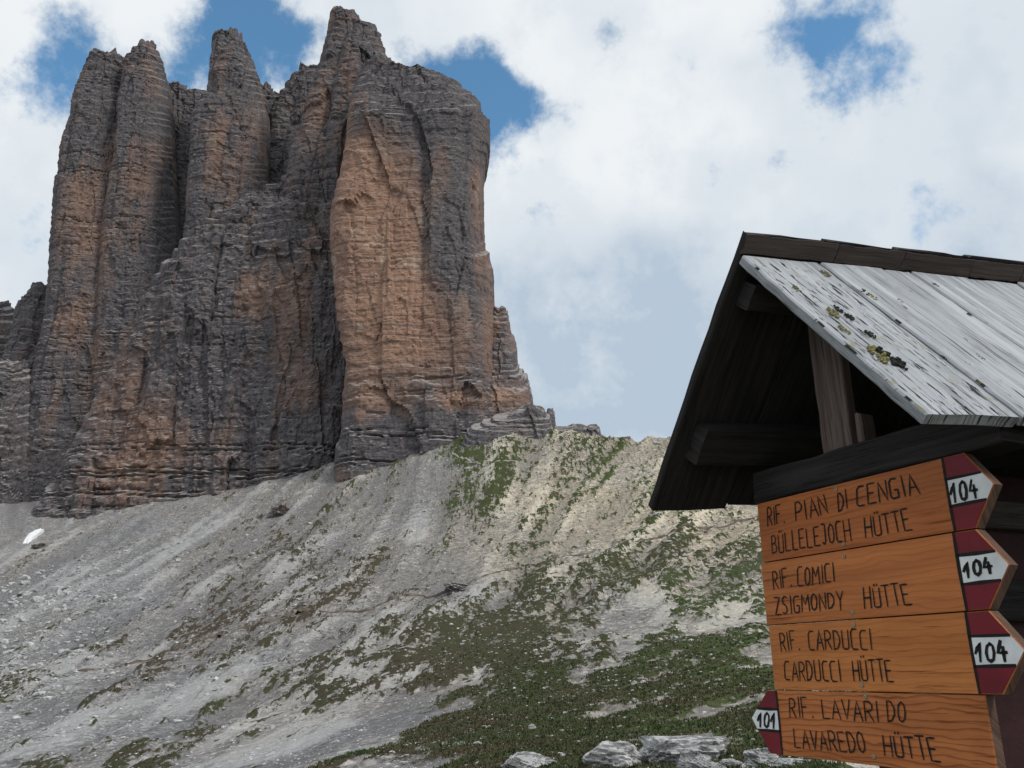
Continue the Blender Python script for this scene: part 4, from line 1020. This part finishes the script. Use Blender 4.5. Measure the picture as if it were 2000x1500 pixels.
# grass tufts close by and on the turf patches
GR, t_, b_ = mat_new('alpine_grass', 0.9, 0.1)
co_ = t_.node('ShaderNodeTexCoord').outputs['Object']
gc = t_.mix(t_.ramp(t_.noise(co_, .25, 4.0, .6), .35, .65), (0.080, 0.070, 0.040), (0.050, 0.078, 0.028))
gc = t_.mix(t_.ramp(t_.noise(co_, 2.5, 3.0, .6), .5, .75, 0, .6), gc, (0.11, 0.10, 0.055))
t_.set(b_.inputs['Base Color'], gc)
X, Y, Rr, rg = sample(80000, 8, -25, 36, 11, 130)
Z, tf, brn, sdy_sun, grn = ground_fields(X, Y)
keep = (tf > .56) & (rg.random(len(Rr)) > sstep(Rr, 25, 125))
X, Y, Z, Rr = X[keep], Y[keep], Z[keep], Rr[keep]
n = len(X); B = 5
hb = (0.035 + Rr * 0.0011)[:, None] * rg.uniform(.5, 1.5, (n, B)); wb = (0.008 + Rr * 0.0006)[:, None] * rg.uniform(.6, 1.4, (n, B))
ab = rg.uniform(0, 6.283, (n, B)); ln = rg.uniform(.2, .9, (n, B)) * hb
ox = X[:, None] + rg.normal(0, 1, (n, B)) * hb * .5; oy = Y[:, None] + rg.normal(0, 1, (n, B)) * hb * .5
ca_, sa_ = np.cos(ab), np.sin(ab)
zz = np.repeat(Z[:, None], B, 1) - .01
V = np.stack([np.stack([ox - sa_ * wb, oy + ca_ * wb, zz], -1), np.stack([ox + sa_ * wb, oy - ca_ * wb, zz], -1), np.stack([ox + ca_ * ln, oy + sa_ * ln, zz + hb], -1)], 2).reshape(-1, 3)
g_ = link('grass', mesh_np('grass', V, np.arange(len(V)).reshape(-1, 3)), GR)
tag(g_, 'short olive alpine grass growing over the lower slope', 'grass', kind='stuff')
print('tufts', n)

# footpath across the slope, and the short pale one above it
PATH = plain('trodden_earth', (0.125, 0.100, 0.083), 0.97, 0.45, 0.8)
def path(name, poly, width, label, mat):
    pts3 = []
    for k in range(len(poly) - 1):
        for s_ in np.linspace(0, 1, 40)[:-1]:
            pts3.append(drop(poly[k][0] + (poly[k + 1][0] - poly[k][0]) * s_, poly[k][1] + (poly[k + 1][1] - poly[k][1]) * s_, 20, 600))
    P = np.array(pts3)
    for _ in range(6): P[1:-1] = (P[:-2] + 2 * P[1:-1] + P[2:]) / 4
    d = np.gradient(P[:, :2], axis=0); d /= np.linalg.norm(d, axis=1)[:, None] + 1e-9
    nrm = np.stack([-d[:, 1], d[:, 0]], 1)
    prof = [(-1.0, -.6), (-.7, .10), (-.2, .22), (.2, .20), (.7, .14), (1.0, -.6)]
    rows = []
    for v, hz in prof:
        wv = width * (1 + .35 * vnoise(np.arange(len(P)) / 4, np.full(len(P), v * 3 + 9), seed=6))
        q = P[:, :2] + nrm * (v * wv)[:, None]
        rows.append(np.concatenate([q, (ground_z(P[:, 0], P[:, 1]) + hz + .15 * vnoise(np.arange(len(P)) / 2, np.full(len(P), v * 5.), seed=4))[:, None]], 1))
    V = np.stack(rows, 1).reshape(-1, 3)
    o = link(name, mesh_np(name, V, grid_faces(len(P), len(prof))), mat)
    return tag(o, label, 'path', kind='structure')
path('path', [(150, 1312), (300, 1285), (400, 1258), (480, 1232), (560, 1212), (640, 1202), (700, 1190), (780, 1165), (880, 1152), (960, 1128), (1100, 1090), (1240, 1064), (1360, 1034), (1480, 1003)], 1.15, 'narrow brown footpath crossing the scree slope', PATH)
PATH2 = plain('pale_trodden_gravel', (0.40, 0.37, 0.32), 0.97, 0.3, 0.8)
path('path', [(882, 882), (900, 897), (925, 906), (960, 912), (1010, 908), (1060, 912)], .36, 'short pale footpath below the rock crest', PATH2)

SNOW = plain('old_snow', (0.80, 0.82, 0.84), 0.6, 0.06, 0.5)
sp_ = [(44, 1062), (52, 1050), (66, 1040), (82, 1032), (88, 1036), (80, 1046), (66, 1056), (54, 1063)]
c = np.mean(sp_, axis=0)
ring = []
for s_ in (1.0, .8, .45):
    for k in range(len(sp_)):
        a, b2 = np.array(sp_[k]), np.array(sp_[(k + 1) % len(sp_)])
        for f_ in (0, .5):
            q = a + (b2 - a) * f_; q = c + (q - c) * s_ * (1 + .06 * random.uniform(-1, 1))
            ring.append(drop(q[0], q[1], 100, 600))
ring.append(drop(c[0], c[1], 100, 600)); V = np.array(ring); m_ = 2 * len(sp_)
V[:, 2] = ground_z(V[:, 0], V[:, 1]); V[:m_, 2] -= .5; V[m_:2 * m_, 2] += 1.6; V[2 * m_:, 2] += 2.2
Fc = [(r * m_ + k, r * m_ + (k + 1) % m_, (r + 1) * m_ + (k + 1) % m_, (r + 1) * m_ + k) for r in range(2) for k in range(m_)] + [(2 * m_ + k, 2 * m_ + (k + 1) % m_, 3 * m_) for k in range(m_)]
me = bpy.data.meshes.new('snow_patch'); me.from_pydata([tuple(v) for v in V], [], Fc); me.update()
tag(link('snow_patch', me, SNOW), 'small white patch of old snow at the foot of the left cliff', 'snow patch')

# print('TRIS', sum(sum(len(p.vertices) - 2 for p in me.polygons) if len(me.polygons) < 2000 else len(me.loops) - 2 * len(me.polygons) for me in bpy.data.meshes))
